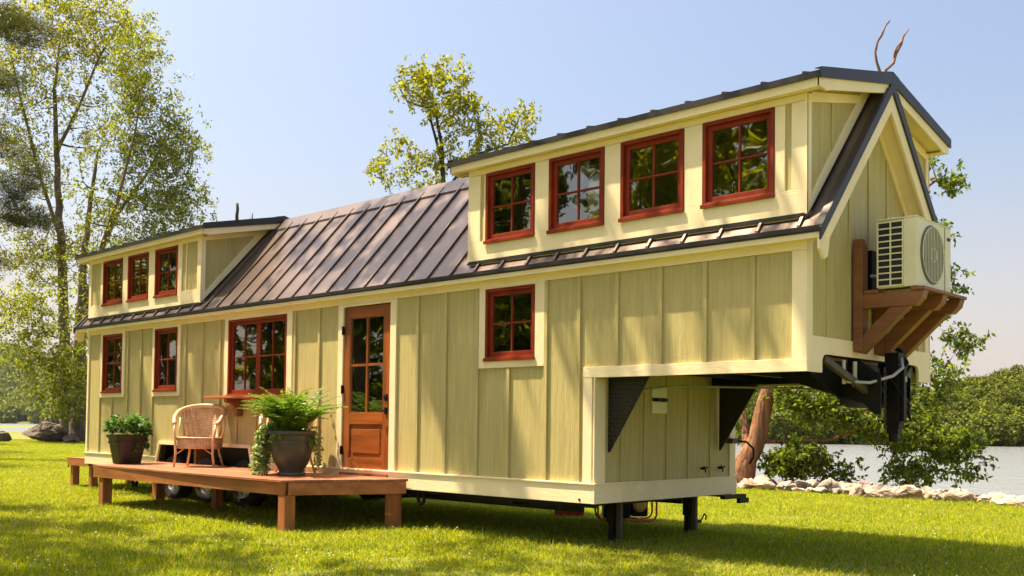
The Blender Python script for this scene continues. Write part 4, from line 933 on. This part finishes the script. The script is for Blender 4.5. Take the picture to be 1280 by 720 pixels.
# electrical hatch, inlet, taps
x = XL+.0005
t = MB(); t.box(x, x+.018, .945, 1.215, 1.632, 1.755); t.box(x, x+.018, .945, 1.215, 1.465, 1.592); t.build_each('hatch_plate', mat('cream_plate', (.72, .70, .45), .45), H, bevel=.006)
t = MB(); t.box(x, x+.010, .97, 1.26, 1.594, 1.630); t.box(x+.0102, x+.04, 1.02, 1.20, 1.60, 1.622); t.build_each('hatch_hinge', M['black'], H)
t = MB(); t.box(x+.02, x+.11, 2.40, 2.52, 1.14, 1.20); t.build('power_inlet', M['tan'], H, bevel=.006)
t = MB(); t.tube([(x+.09, 2.5, 1.17), (x+.16, 2.62, 1.16), (x+.17, 2.76, 1.08), (x+.16, 2.78, .98), (x+.14, 2.72, .90)], .013, 8); t.build('power_cable', M['black'], H, smooth=True)
for y in (1.92, 2.28):
    t = MB(); t.lathe([(.0, .05), (.014, .05), (.016, .0)], (x, y, .86), 'x', 10)
    for a in range(3): t.obox((x+.05, y, .86), (x+.055, y+.045*math.cos(a*2.1+.4), .86+.045*math.sin(a*2.1+.4)), .014, .012)
    t.build('water_tap', M['black'], H)

# bracket shelf for the air conditioner
t = MB()
for y in (.83,):
    t.prism([(y, 2.02), (y+.12, 2.02), (y+.12, 2.96), (y+.06, 3.03), (y, 3.03)], 'x', XR+.028, XR+.115)
BR = t.build('shelf_bracket', M['wood'], H, bevel=.005)
for y in (1.27, 1.68): t = MB(); t.box(XR+.028, XR+.115, y, y+.12, 2.02, 2.55); t.build('post', M['wood'], BR, bevel=.005)
for y in (.835, 1.275, 1.685):
    t = MB(); t.prism([(XR+.1155, 2.40), (14.47, 2.40), (14.53, 2.46), (14.55, 2.53), (XR+.1155, 2.53)], 'y', y, y+.11); t.build('arm', M['wood'], BR, bevel=.005)
    t = MB(); t.prism([(XR+.028, 2.0195), (XR+.11, 1.995), (14.42, 2.3995), (14.25, 2.3995), (XR+.1155, 2.17), (XR+.028, 2.10)], 'y', y+.008, y+.102); t.build('brace', M['wood'], BR, bevel=.005)
t = MB()
for a, c in ((14.02, 14.15), (14.44, 14.56)): t.box(a, c, .82, 1.82, 2.531, 2.56)
t.build_each('shelf_board', M['wood'], BR, bevel=.004)
t = MB(); t.box(XR+.028, XR+.12, 1.02, 1.25, 2.56, 2.95); t.build('line_cover', M['black'], H)
t = MB(); t.tube([(XR+.12, 1.0, 2.71), (14.15, 1.0, 2.70)], .014, 8); t.build('refrigerant_line', M['hose'], H)

# ------------------------------------------------------------------ air conditioner
ax0, ax1, ay0, ay1, az0, az1 = 14.145, 14.495, .815, 1.60, 2.565, 3.175
A = thing('air_conditioner', 'cream outdoor air conditioner unit on the wooden bracket shelf', 'air conditioner', ((ax0+ax1)/2, (ay0+ay1)/2, az0))
t = MB()
t.box(ax0, ax1, ay0+.012, ay1, az0, az1-.012); t.box(ax0-.004, ax1+.004, ay0-.002, ay1+.004, az1-.0118, az1)
t.box(ax0+.235, ax1, ay0, ay0+.0118, az0, az1-.0122)
t.build('case', M['ac'], A, bevel=.012)
t = MB(); t.box(ax0+.012, ax0+.228, ay0+.004, ay0+.0115, az0+.02, az1-.03); t.build('coil', M['dark'], A)
t = MB()
for x in (ax0, ax0+.115, ax0+.225): t.box(x, x+.012, ay0-.006, ay0+.0035, az0+.006, az1-.02)
nb = 11
for k in range(nb): z = az0+.012+(az1-az0-.05)*k/(nb-1); t.box(ax0, ax0+.237, ay0-.0065, ay0+.003, z, z+.011)
t.build('side_grille', M['ac'], A)
t = MB(); fy, fz = ay0+.34, (az0+az1)/2+.0
t.lathe([(0, .002), (.235, .002), (.25, .0095), (.262, .004), (.262, 0)], (ax1+.0005, fy, fz), 'x', 48); t.build('fan_opening', M['darkfan'], A, smooth=True)
t = MB()
for r_ in (.06, .245): t.tube([(ax1+.018, fy+r_*math.cos(a), fz+r_*math.sin(a)) for a in np.linspace(0, 2*math.pi, 41)], .003, 5, cap=False)
for k in range(-7, 8):
    y_ = k*.034; hh = math.sqrt(max(0, .25**2-y_**2)); t.tube([(ax1+.019, fy+y_, fz-hh), (ax1+.022, fy+y_, fz+hh)], .0028, 5)
t.build('fan_grille', M['ac'], A)
t = MB(); t.box(ax1+.0005, ax1+.004, ay0+.63, ay0+.636, az0+.01, az1-.02); t.build('panel_joint', M['darkfan'], A)
t = MB(); t.box(ax1+.0005, ax1+.002, ay0+.69, ay1-.02, az1-.13, az1-.10); t.build('badge', M['dark'], A)
t = MB(); t.box(ax0+.02, ax0+.06, ay0+.2, ay0+.3, az1+.0005, az1+.03); t.box(ax0+.05, ax0+.1, ay0+.1, ay0+.15, az1+.0005, az1+.03); t.build_each('top_lug', M['ac'], A)
for y in (ay0+.08, ay1-.14):
    t = MB(); t.box(ax0+.02, ax1-.02, y, y+.05, az0-.004, az0-.0005); t.build_each('foot', M['black'], A)

# ------------------------------------------------------------------ deck
Zd = .675; DC_ = [(3.43, -1.40), (8.25, -1.36), (8.84, -.052), (2.80, -.052)]
DK = thing('wooden_deck', 'large red-stained plank deck in front of the door, on square posts', 'deck', (6, -.7, .08))
t = MB(); yb = -1.40; bw = .138; k = 0
while yb < -.06:
    y0, y1 = yb+.003, min(yb+bw-.003, -.053)
    def xl(y): return 3.43+(y+1.40)/(1.348)*(2.80-3.43)
    def xr(y): return 8.25+(y+1.36)/(1.308)*(8.84-8.25)
    # joints
    j = 5.2+1.7*((k*7) % 3)/2.
    for a0, a1, b0, b1 in ((xl(y0)-.02, xl(y1)-.02, j-.0015, j-.0015), (j+.0015, j+.0015, xr(y0)+.02, xr(y1)+.02)):
        t.prism([(a0, y0), (b0, y0), (b1, y1), (a1, y1)], 'z', Zd-.028, Zd+random.uniform(-.001, .001))
    yb += bw; k += 1
t.build('decking', M['deck'], DK, bevel=.003)
def rimboard(p, q, name='fascia_board', h=.145, th=.038):
    t = MB(); t.obox((p[0], p[1], Zd-.030-h/2), (q[0], q[1], Zd-.030-h/2), th, h); return t.build(name, M['deckf'], DK, bevel=.004)
rimboard((3.44, -1.378), (8.245, -1.338)); rimboard((8.262, -1.31), (8.83, -.06)); rimboard((3.405, -1.36), (2.82, -.06)); 
t = MB()
for x in np.arange(3.6, 8.3, .6): t.box(x, x+.038, -1.33, -.08, .52, .644)
t.build('joist', M['deckf'], DK)
for (x, y) in ((8.21, -1.29), (8.70, -.14), (3.66, -1.31), (3.0, -.16), (5.85, -1.25)):
    if x == 5.85: continue
    t = MB(); t.box(x-.07, x+.07, y-.07, y+.07, .03, .499); t.build('post', M['post'], DK, bevel=.006)
t = MB(); t.box(5.05, 5.17, -.42, -.30, .03, .499); t.build('post', M['post'], DK, bevel=.006)

RD = thing('wooden_platform', 'small wooden platform sticking out behind the rear left corner', 'platform', (-.5, .8, .08))
t = MB()
for k in range(9): t.box(-1.05, -.045, .10+k*.14, .236+k*.14, .60, .628)
t.build('decking', M['deck'], RD, bevel=.003)
t = MB(); t.box(-1.04, -.045, .10, .138, .485, .5985); t.box(-1.04, -1.002, .1385, 1.35, .485, .5985); t.build('fascia_board', M['deckf'], RD, bevel=.003)
for x, y in ((-.93, .20), (-.15, .20), (-.93, 1.25)):
    t = MB(); t.box(x-.06, x+.06, y-.06, y+.06, .03, .484); t.build('post', M['post'], RD, bevel=.005)
t = MB(); t.tube([(-1.06, .14, .60), (-1.07, .135, .50), (-1.05, .13, .44)], .010, 6); t.build('hook', M['black'], RD)

# ------------------------------------------------------------------ wicker chairs
def make_chair(loc, rz, label):
    """barrel chair facing local -y"""
    c = thing('wicker_chair', label, 'chair', loc, 'wicker barrel chairs on the deck', rz)
    def part(mb, name, m, smooth=True): 
        me_o = mb.build(name, m, None, smooth=smooth); me_o.parent = c; return me_o
    # rail: horseshoe from the front leg tops, up and round the back
    rail = []
    for a in np.linspace(-205, 25, 36):
        t_ = R(a); s_ = math.sin(t_)                     # a=-90 is front(-y) side; back at +y
    rail = []
    for u in np.linspace(-1, 1, 41):
        th = u*R(122)                                     # 0 = back centre
        x = .345*math.sin(th); y = .27*math.cos(th)+.0
        z = .88-.25*abs(u)**2.1-(.03 if abs(u) > .9 else 0)
        if abs(u) > .72: y -= (abs(u)-.72)*.25
        rail.append((x, y, z))
    t = MB(); t.tube(rail, [.030]*41, 10); 
    part(t, 'arm_rail', M['cane'])
    # woven back shell between rail and seat
    t = MB(); n = 25; m = 8; vs = []
    for k in range(2):
        for i in range(n):
            u = -0.52+1.04*i/(n-1); th = u*R(128)
            for j in range(m):
                f = j/(m-1); q = 1-.24*(1-f); bulge = .0
                zt = .88-.25*abs(u)**2.1; z = .40+(zt-.40)*f
                x = (.335*q-(.012 if k else 0))*math.sin(th)*(1 if f > .0 else 1); y = (.27*q-(.012 if k else 0))*math.cos(th)
                vs.append((x, y+.02*(1-f), z))
    fs = []
    for k in range(2):
        o_ = k*n*m
        for i in range(n-1):
            for j in range(m-1):
                q = (o_+i*m+j, o_+(i+1)*m+j, o_+(i+1)*m+j+1, o_+i*m+j+1); fs.append(q if k == 0 else q[::-1])
    for i in (0, n-1):
        for j in range(m-1): fs.append((i*m+j, i*m+j+1, n*m+i*m+j+1, n*m+i*m+j))
    t.add(vs, fs); part(t, 'back', M['wicker'])
    # seat and woven apron
    def ring(r1, r2, z, n=28):
        return [(r1*math.copysign(abs(math.cos(a))**.6, math.cos(a)), r2*math.copysign(abs(math.sin(a))**.6, math.sin(a))-.01, z) for a in np.linspace(0, 2*math.pi, n, endpoint=False)]
    t = MB(); n = 28; rs = [ring(.27, .25, .26), ring(.295, .272, .275), ring(.30, .275, .33), ring(.30, .275, .395), ring(.285, .262, .415), ring(.25, .23, .408), ring(.1, .1, .398)]
    vs = [p for r_ in rs for p in r_]; fs = [(i*n+k, i*n+(k+1) % n, (i+1)*n+(k+1) % n, (i+1)*n+k) for i in range(len(rs)-1) for k in range(n)]; fs.append(tuple(range(n))[::-1]); fs.append(tuple((len(rs)-1)*n+k for k in range(n)))
    t.add(vs, fs); part(t, 'seat', M['wicker'])
    t = MB(); t.tube([(p[0]*1.01, p[1]*1.01, .415) for p in ring(.295, .27, .4)]+[(.298, -.01, .415)], .012, 6, cap=False); part(t, 'seat_edge', M['cane'])
    for sx in (-1, 1):
        e = rail[0] if sx < 0 else rail[-1]
        t = MB(); t.tube([(sx*.285, -.235, 0), (sx*.262, -.235, .2), (sx*.272, -.245, .40), (sx*.29, -.235, .5), (e[0], e[1], e[2])], [.017, .019, .02, .018, .018], 8); part(t, 'leg', M['cane'])
        t = MB(); t.tube([(sx*.265, .25, 0), (sx*.215, .20, .2), (sx*.20, .19, .40)], [.016, .018, .018], 8); part(t, 'leg', M['cane'])
        for (ax_, ay_) in ((.30, -.06),):
            t = MB(); t.tube([(sx*.29, .02, .41), (sx*.325, .06, .52), (sx*.325, .10, .70)], .012, 6); part(t, 'arm_spindle', M['cane'])
    t = MB(); 
    for sx in (-1, 1): t.tube([(sx*.262, -.235, .18), (sx*.22, -.1, .235), (sx*.262, -.0, .27)], .008, 5); t.tube([(sx*.262, -.235, .18), (sx*.15, -.235, .255)], .008, 5)
    part(t, 'leg_brace', M['cane'])
    return c
def deckpt(px, py): p = on_z(px, py, Zd); return p
make_chair((4.74, -.44, Zd), R(42), 'honey wicker armchair standing alone on the deck between the two pots')
make_chair((7.0, -.46, Zd), R(36), 'wicker armchair mostly hidden behind the fern and the large urn')

# ------------------------------------------------------------------ pots and plants
def lathe_part(root, name, prof, m, n=56, sq=None, smooth=True):
    t = MB(); t.lathe(prof, tuple(root.location), 'z', n, sq); o = t.build(name, m, root, smooth=smooth)
    e = o.modifiers.new('edge', 'EDGE_SPLIT'); e.split_angle = R(35); return o
U = on_z(364, 594, Zd); U[2] = Zd+.001
F = thing('potted_fern', 'large dark round urn with a lush fern and trailing ivy at the deck corner', 'potted plant', tuple(U))
lathe_part(F, 'pot', [(0, 0), (.165, 0), (.175, .01), (.172, .03), (.145, .045), (.15, .06), (.20, .14), (.235, .23), (.255, .33), (.262, .395), (.275, .40), (.275, .42), (.262, .425), (.264, .47), (.268, .49), (.295, .50), (.305, .515), (.300, .54), (.27, .545), (.25, .53), (.245, .49), (0, .49)], M['pot'])
lathe_part(F, 'soil', [(0, .50), (.244, .495)], M['soil'])
def fronds(root, name, m, n, lmin, lmax, rise, spread, seed, lw=.05, pairs=22, base_r=.08, z0=.5, az=None, droop=1.0):
    r = np.random.default_rng(seed); P, Dd, Nn, Ls, Ws = [], [], [], [], []; t = MB(); o = np.array(root.location)
    for k in range(n):
        a = r.uniform(0, 6.283) if az is None else r.uniform(*az); L_ = r.uniform(lmin, lmax); up = r.uniform(*rise); p = o+np.array([math.cos(a)*base_r*r.random(), math.sin(a)*base_r*r.random(), z0])
        el = up; pts_ = [p.copy()]; az_ = a; steps = pairs
        for s_ in range(steps):
            el -= droop*r.uniform(.6, 1.4)*(1.9/steps); az_ += r.normal()*.05
            d = np.array([math.cos(az_)*math.cos(el), math.sin(az_)*math.cos(el), math.sin(el)]); p = p+d*L_/steps; pts_.append(p.copy())
            side_ = np.cross(d, [0, 0, 1]); side_ /= np.linalg.norm(side_)+1e-9; nn = np.cross(side_, d)
            f = (s_+1)/steps; ll = lw*(1.15-f)**.6*min(1, .35+f*2.2)
            if s_ > 1:
                for sg in (-1, 1):
                    dd = side_*sg+d*.35+np.array([0, 0, -.25])+r.normal(size=3)*.12; P.append(p); Dd.append(dd); Nn.append(nn+r.normal(size=3)*.25); Ls.append(ll); Ws.append(ll*.5)
        t.tube(pts_, .003, 4, cap=False)
    V_, Q_ = kites(np.array(P), np.array(Dd), np.array(Nn), np.array(Ls), np.array(Ws))
    off = len(V_); tv = np.array(t.v); tq = np.array([f for f in t.f if len(f) == 4])
    return raw_mesh(name, np.vstack([V_, tv]), np.vstack([Q_, tq+off]), m, root)
fronds(F, 'fern', M['fern'], 85, .5, .84, (1.0, 1.55), 1, 41, lw=.105, pairs=22, droop=.62)
fronds(F, 'fern', M['fern'], 24, .25, .40, (.3, 1.0), 1, 42, lw=.085)
# trailing ivy over the left (far-west) rim and thin trails on the right
def ivy(root, name, n, az, seed, m, drop=(.35, .62), z0=.53, r0=.24, ls=.05):
    r = np.random.default_rng(seed); o = np.array(root.location); P, Dd, Nn, Ls = [], [], [], []
    for k in range(n):
        a = r.uniform(*az); p = o+np.array([math.cos(a)*r0*.6, math.sin(a)*r0*.6, z0+.05]); el = r.uniform(.1, .8); L_ = r.uniform(*drop)+.25; st = 30
        for s_ in range(st):
            el = max(-1.5, el-.15); a += r.normal()*.07; d = np.array([math.cos(a)*math.cos(el), math.sin(a)*math.cos(el), math.sin(el)]); p = p+d*L_/st
            if p[2] < o[2]+.02: break
            for q in range(3): P.append(p+r.normal(size=3)*.018); Dd.append(r.normal(size=3)+np.array([math.cos(a), math.sin(a), -.6])); Nn.append(r.normal(size=3)*.6+np.array([math.cos(a)*.5, math.sin(a)*.5, 1])); Ls.append(r.uniform(.6, 1.2)*ls)
    V_, Q_ = kites(np.array(P), np.array(Dd), np.array(Nn), np.array(Ls), np.array(Ls)*.6); return raw_mesh(name, V_, Q_, m, root)
aW = math.atan2(-CR[1], -CR[0])            # towards the left as seen from the lawn
ivy(F, 'ivy', 30, (aW-.5, aW+.3), 43, M['ivy'])
ivy(F, 'ivy', 3, (aW+math.pi-.35, aW+math.pi+.3), 44, M['ivy'], drop=(.30, .45))
P2 = on_z(158.5, 579.5, Zd); P2[2] = Zd+.001
G = thing('potted_plant', 'smaller dark tapered square-sided pot with broad-leaved blooms at the left deck end', 'potted plant', tuple(P2))
lathe_part(G, 'pot', [(0.000, 0.000), (0.163, 0.000), (0.167, 0.010), (0.216, 0.300), (0.231, 0.300), (0.233, 0.330), (0.224, 0.335), (0.229, 0.385), (0.251, 0.390), (0.255, 0.430), (0.238, 0.435), (0.224, 0.410), (0.000, 0.400)], M['pot2'], sq=5)
lathe_part(G, 'soil', [(0, .41), (.21, .405)], M['soil'], sq=5)
r = np.random.default_rng(51); n = 640; a = r.uniform(0, 6.283, n); q = r.uniform(0, 1, n)**.5*.31; z = .43+.30*np.sqrt(np.clip(1-(q/.40)**2, 0, 1))*r.uniform(.2, 1, n)
P = np.array(G.location)+np.stack([np.cos(a)*q, np.sin(a)*q, z], 1); D = np.stack([np.cos(a), np.sin(a), r.uniform(-.5, .5, n)], 1)+r.normal(size=(n, 3))*.4; N_ = r.normal(size=(n, 3))*.35+np.array([0, 0, 1])
V_, Q_ = kites(P, D, N_, r.uniform(.06, .12, n), r.uniform(.04, .075, n)); raw_mesh('foliage', V_, Q_, M['begonia'], G)
n = 14; a = r.uniform(0, 6.283, n); q = r.uniform(.05, .3, n); P = np.array(G.location)+np.stack([np.cos(a)*q, np.sin(a)*q, .50+.18*np.sqrt(np.clip(1-(q/.36)**2, 0, 1))+r.uniform(0, .05, n)], 1)
V_, Q_ = kites(np.repeat(P, 5, 0), randdir(n*5), randdir(n*5), .02, .016); raw_mesh('blossom', V_, Q_, M['petal'], G)
ivy(G, 'foliage', 4, (aW+math.pi-.6, aW+math.pi+.2), 52, M['begonia'], drop=(.05, .15), z0=.45, ls=.05)

# ------------------------------------------------------------------ generator and fuel can under the house
g0 = on_z(784, 653, .08)
GN = thing('generator', 'portable generator with red tube frame standing on the grass beneath the house front', 'generator', (g0[0], g0[1], .08))
gx_, gy_ = g0[0], g0[1]; ex = np.array([CR[0], CR[1]])/np.hypot(CR[0], CR[1]); ey = np.array([-ex[1], ex[0]])
def gp(a, b, z): return (gx_+ex[0]*a+ey[0]*b, gy_+ex[1]*a+ey[1]*b, z)
t = MB()
for b_ in (-.0, .42):
    pl = [gp(-.36, b_, .12), gp(-.30, b_, .10), gp(.30, b_, .10), gp(.36, b_, .13), gp(.38, b_, .18), gp(.38, b_, .50), gp(.34, b_, .55), gp(-.34, b_, .55), gp(-.38, b_, .50), gp(-.38, b_, .18), gp(-.36, b_, .12)]
    t.tube(pl, .014, 8)
for a_ in (-.2, .2): t.tube([gp(a_, 0, .10), gp(a_, .42, .10)], .012, 6)
t.build('frame', M['orange'], GN, smooth=True)
def gbox(t, a0, a1, b0, b1, z0, z1):
    v = [gp(a, b, z) for z in (z0, z1) for b in (b0, b1) for a in (a0, a1)]; t.add(v, [(0, 2, 3, 1), (4, 5, 7, 6), (0, 1, 5, 4), (2, 6, 7, 3), (0, 4, 6, 2), (1, 3, 7, 5)])
t = MB(); gbox(t, -.30, .05, .05, .37, .13, .40); gbox(t, .06, .28, .08, .34, .15, .36); t.build('engine', M['black'], GN, bevel=.02)
t = MB(); gbox(t, -.28, .24, .06, .36, .42, .53); t.build_each('tank', M['black'], GN, bevel=.03)
t = MB(); cpt = Vector(gp(.17, .07, .30)); 
t.lathe([(0, -.03), (.05, -.03), (.085, -.015), (.09, 0)], (0, 0, 0), 'y', 24); ang = math.atan2(ex[1], ex[0]); Mx = Matrix.Rotation(ang, 4, 'Z'); t.v = [tuple(cpt+Mx@Vector(v)) for v in t.v]
t.build('recoil_cover', mat('gold_cover', (.45, .30, .10), .4), GN)
t = MB(); 
for a_ in (-.25, .25): 
    c0 = gp(a_, .2, .08); t.lathe([(0, 0), (.03, 0), (.03, .012), (0, .012)], c0, 'z', 12)
t.build_each('foot', M['black'], GN)
g1 = on_z(712, 646, .08)
gx_, gy_ = g1[0], g1[1]
FCN = thing('fuel_can', 'red fuel can lying on the grass left of the generator under the house', 'fuel can', (gx_, gy_, .08))
t = MB(); gbox(t, -.20, .20, 0, .24, .082, .25); t.build('body', M['redcan'], FCN, bevel=.03)
t = MB(); gbox(t, -.10, .10, .08, .16, .251, .29); t.build('handle', M['redcan'], FCN, bevel=.012)
t = MB(); t.tube([gp(-.16, .12, .24), gp(-.19, .12, .29), gp(-.25, .12, .31)], .018, 8); t.build('spout', M['black'], FCN)

# ------------------------------------------------------------------ rocks along the shore
def rock(c, s, m, label, seed, rz=0, group=None, name='rock', cuts=20, sub=3, flat=0):
    import bmesh
    r = np.random.default_rng(seed); bm = bmesh.new(); bmesh.ops.create_icosphere(bm, subdivisions=sub, radius=1)
    pl = [(v/np.linalg.norm(v), r.uniform(.42, .9)) for v in r.normal(size=(cuts, 3))]
    for v in bm.verts:
        p = np.array(v.co)
        for n_, d_ in pl:
            e = p@n_-d_
            if e > 0: p = p-n_*e
        q = Vector(p); q += q.normalized()*(mnoise.fractal(q*2.2+Vector((seed, 0, 0)), 1, 2, 5)*.17); v.co = q
    bm.transform(Matrix.Diagonal((*s, 1)))
    me = bpy.data.meshes.new(name); bm.to_mesh(me); bm.free(); me.materials.append(m)
    o = bpy.data.objects.new(name, me); COL.objects.link(o); o.location = c; o.rotation_euler = (r.uniform(-.15, .15), r.uniform(-.15, .15), rz); tag(o, label, 'rock', group)
    return o
b1 = at_depth(62, 536, 55.); b1[2] = .62
rock(tuple(b1), (1.55, 1.0, .82), M['rockd'], 'huge dark layered boulder at the left shore in front of the tree trunks', 60, rz=R(42), name='boulder', cuts=18, sub=5)
b1 = at_depth(90, 545, 53.5); b1[2] = .28
rock(tuple(b1), (.55, .45, .42), M['rockd'], 'smaller dark stone leaning on the right side of the huge boulder', 61, rz=.3, name='boulder', sub=4)
b1 = at_depth(4, 543, 54.); b1[2] = .40
rock(tuple(b1), (.62, .5, .48), M['rockd'], 'brown block boulder at the far left edge by the water', 62, rz=.8, name='boulder', sub=4)
named = [(1030, 612, .42, .30, 'rockg', 'largest grey rock on the right shore below the leaning tree branches'), (1066, 616, .36, .24, 'rock', 'pointed pale pink rock right beside the largest grey shore rock'),
         (1092, 619, .34, .17, 'rock', 'long flat pale rock in the middle of the right shore row'), (1126, 620, .36, .2, 'rock', 'rounded pale pink rock just right of the long flat rock'),
         (1196, 624, .40, .19, 'rock', 'broad pale rock in the right part of the shore row'), (1262, 629, .46, .14, 'rock', 'flat whitish rock at the right edge of the photo')]
for k, (px, py, s_, h_, m, lb) in enumerate(named):
    p = on_z(px, py+6, .08); rock((p[0], p[1]+.3, .08+h_*.42), (s_*.9, s_*.6, h_), M[m], lb, 70+k, rz=random.uniform(0, .6), sub=4)
k = 0
for row in (0, 1, 1, 2):
    x = 4.0
    while x < 17.5:
        s_ = random.uniform(.09, .25)*(1.15 if row == 1 else 1); yy = ys(x)-.75+row*.38+random.uniform(-.12, .12)
        zz = .08-max(0, (yy-ys(x)))*.25+s_*.42
        mm = random.choice(('rock', 'rock', 'rockg') if row < 2 else ('rock', 'rockg', 'rockg'))
        rw = ('along the lawn edge', 'in the middle of the edging', 'at the water line')[row]
        u_ = PPX+FPX*((np.array([x, yy, zz])-CAM)@CR)/((np.array([x, yy, zz])-CAM)@CF)
        sec = next(n_ for lim, n_ in ((915, 'hidden behind the house'), (950, 'at the foot of the leaning tree'), (985, 'just right of the leaning trunk'), (1015, 'left of the largest grey rock'), (1050, 'around the largest grey rock'), (1090, 'around the pointed pink rock'), (1125, 'around the long flat rock'), (1165, 'right of the rounded pale rock'), (1215, 'around the broad pale rock'), (1250, 'right of the broad pale rock'), (1282, 'at the right edge of the photo'), (1400, 'just outside the right edge'), (9999, 'far outside the right edge')) if u_ < lim)
        rw = ('by the lawn', 'in mid row', 'at the water')[row]
        lb_ = ('small ' if s_ < .16 else 'mid-sized ' if s_ < .22 else 'larger ')+('pale pink' if mm == 'rock' else 'grey')+' rock '+rw+', '+sec
        rock((x, yy, zz), (s_*random.uniform(.9, 1.5), s_*.9, s_*random.uniform(.5, .85)), M[mm], lb_, 100+k, rz=random.uniform(0, 3), group='rubble rocks along the shore', sub=3); k += 1
        x += s_*random.uniform(1.35, 2.0)
x = -52.0
while x < -22:
    s_ = random.uniform(.2, .55); yy = ys(x)+random.uniform(-.3, .8)
    if not (-47 < x < -39.5) or True:
        rock((x, yy, .02), (s_*1.3, s_, s_*.6), M['rockg'], ('small', 'mid-sized', 'large')[int((s_-.2)/.12) if s_ < .55 else 2]+' grey stone on the left shore, '+('left of the brown block boulder' if x < -46 else 'behind the huge dark boulder' if x < -41 else 'right of the huge dark boulder' if x < -37 else 'out of sight behind the house'), 300+k, rz=random.uniform(0, 3), group='stones along the left shore', sub=3); k += 1
    x += s_*random.uniform(2.5, 4.5)

# ------------------------------------------------------------------ air
HAZE = 0.00005
if HAZE:
    t = MB(); t.box(-1400, 1100, -1200, 1400, -6, 150); hz = t.build('haze', None)
    hz.data.materials.clear(); m = bpy.data.materials.new('haze_air'); m.use_nodes = True; m.node_tree.nodes.clear()
    o_ = m.node_tree.nodes.new('ShaderNodeOutputMaterial'); pv = m.node_tree.nodes.new('ShaderNodeVolumePrincipled'); pv.inputs['Density'].default_value = HAZE; pv.inputs['Color'].default_value = (.93, .95, 1, 1); pv.inputs['Anisotropy'].default_value = .3
    m.node_tree.links.new(pv.outputs[0], o_.inputs['Volume']); hz.data.materials.append(m); tag(hz, kind='stuff')
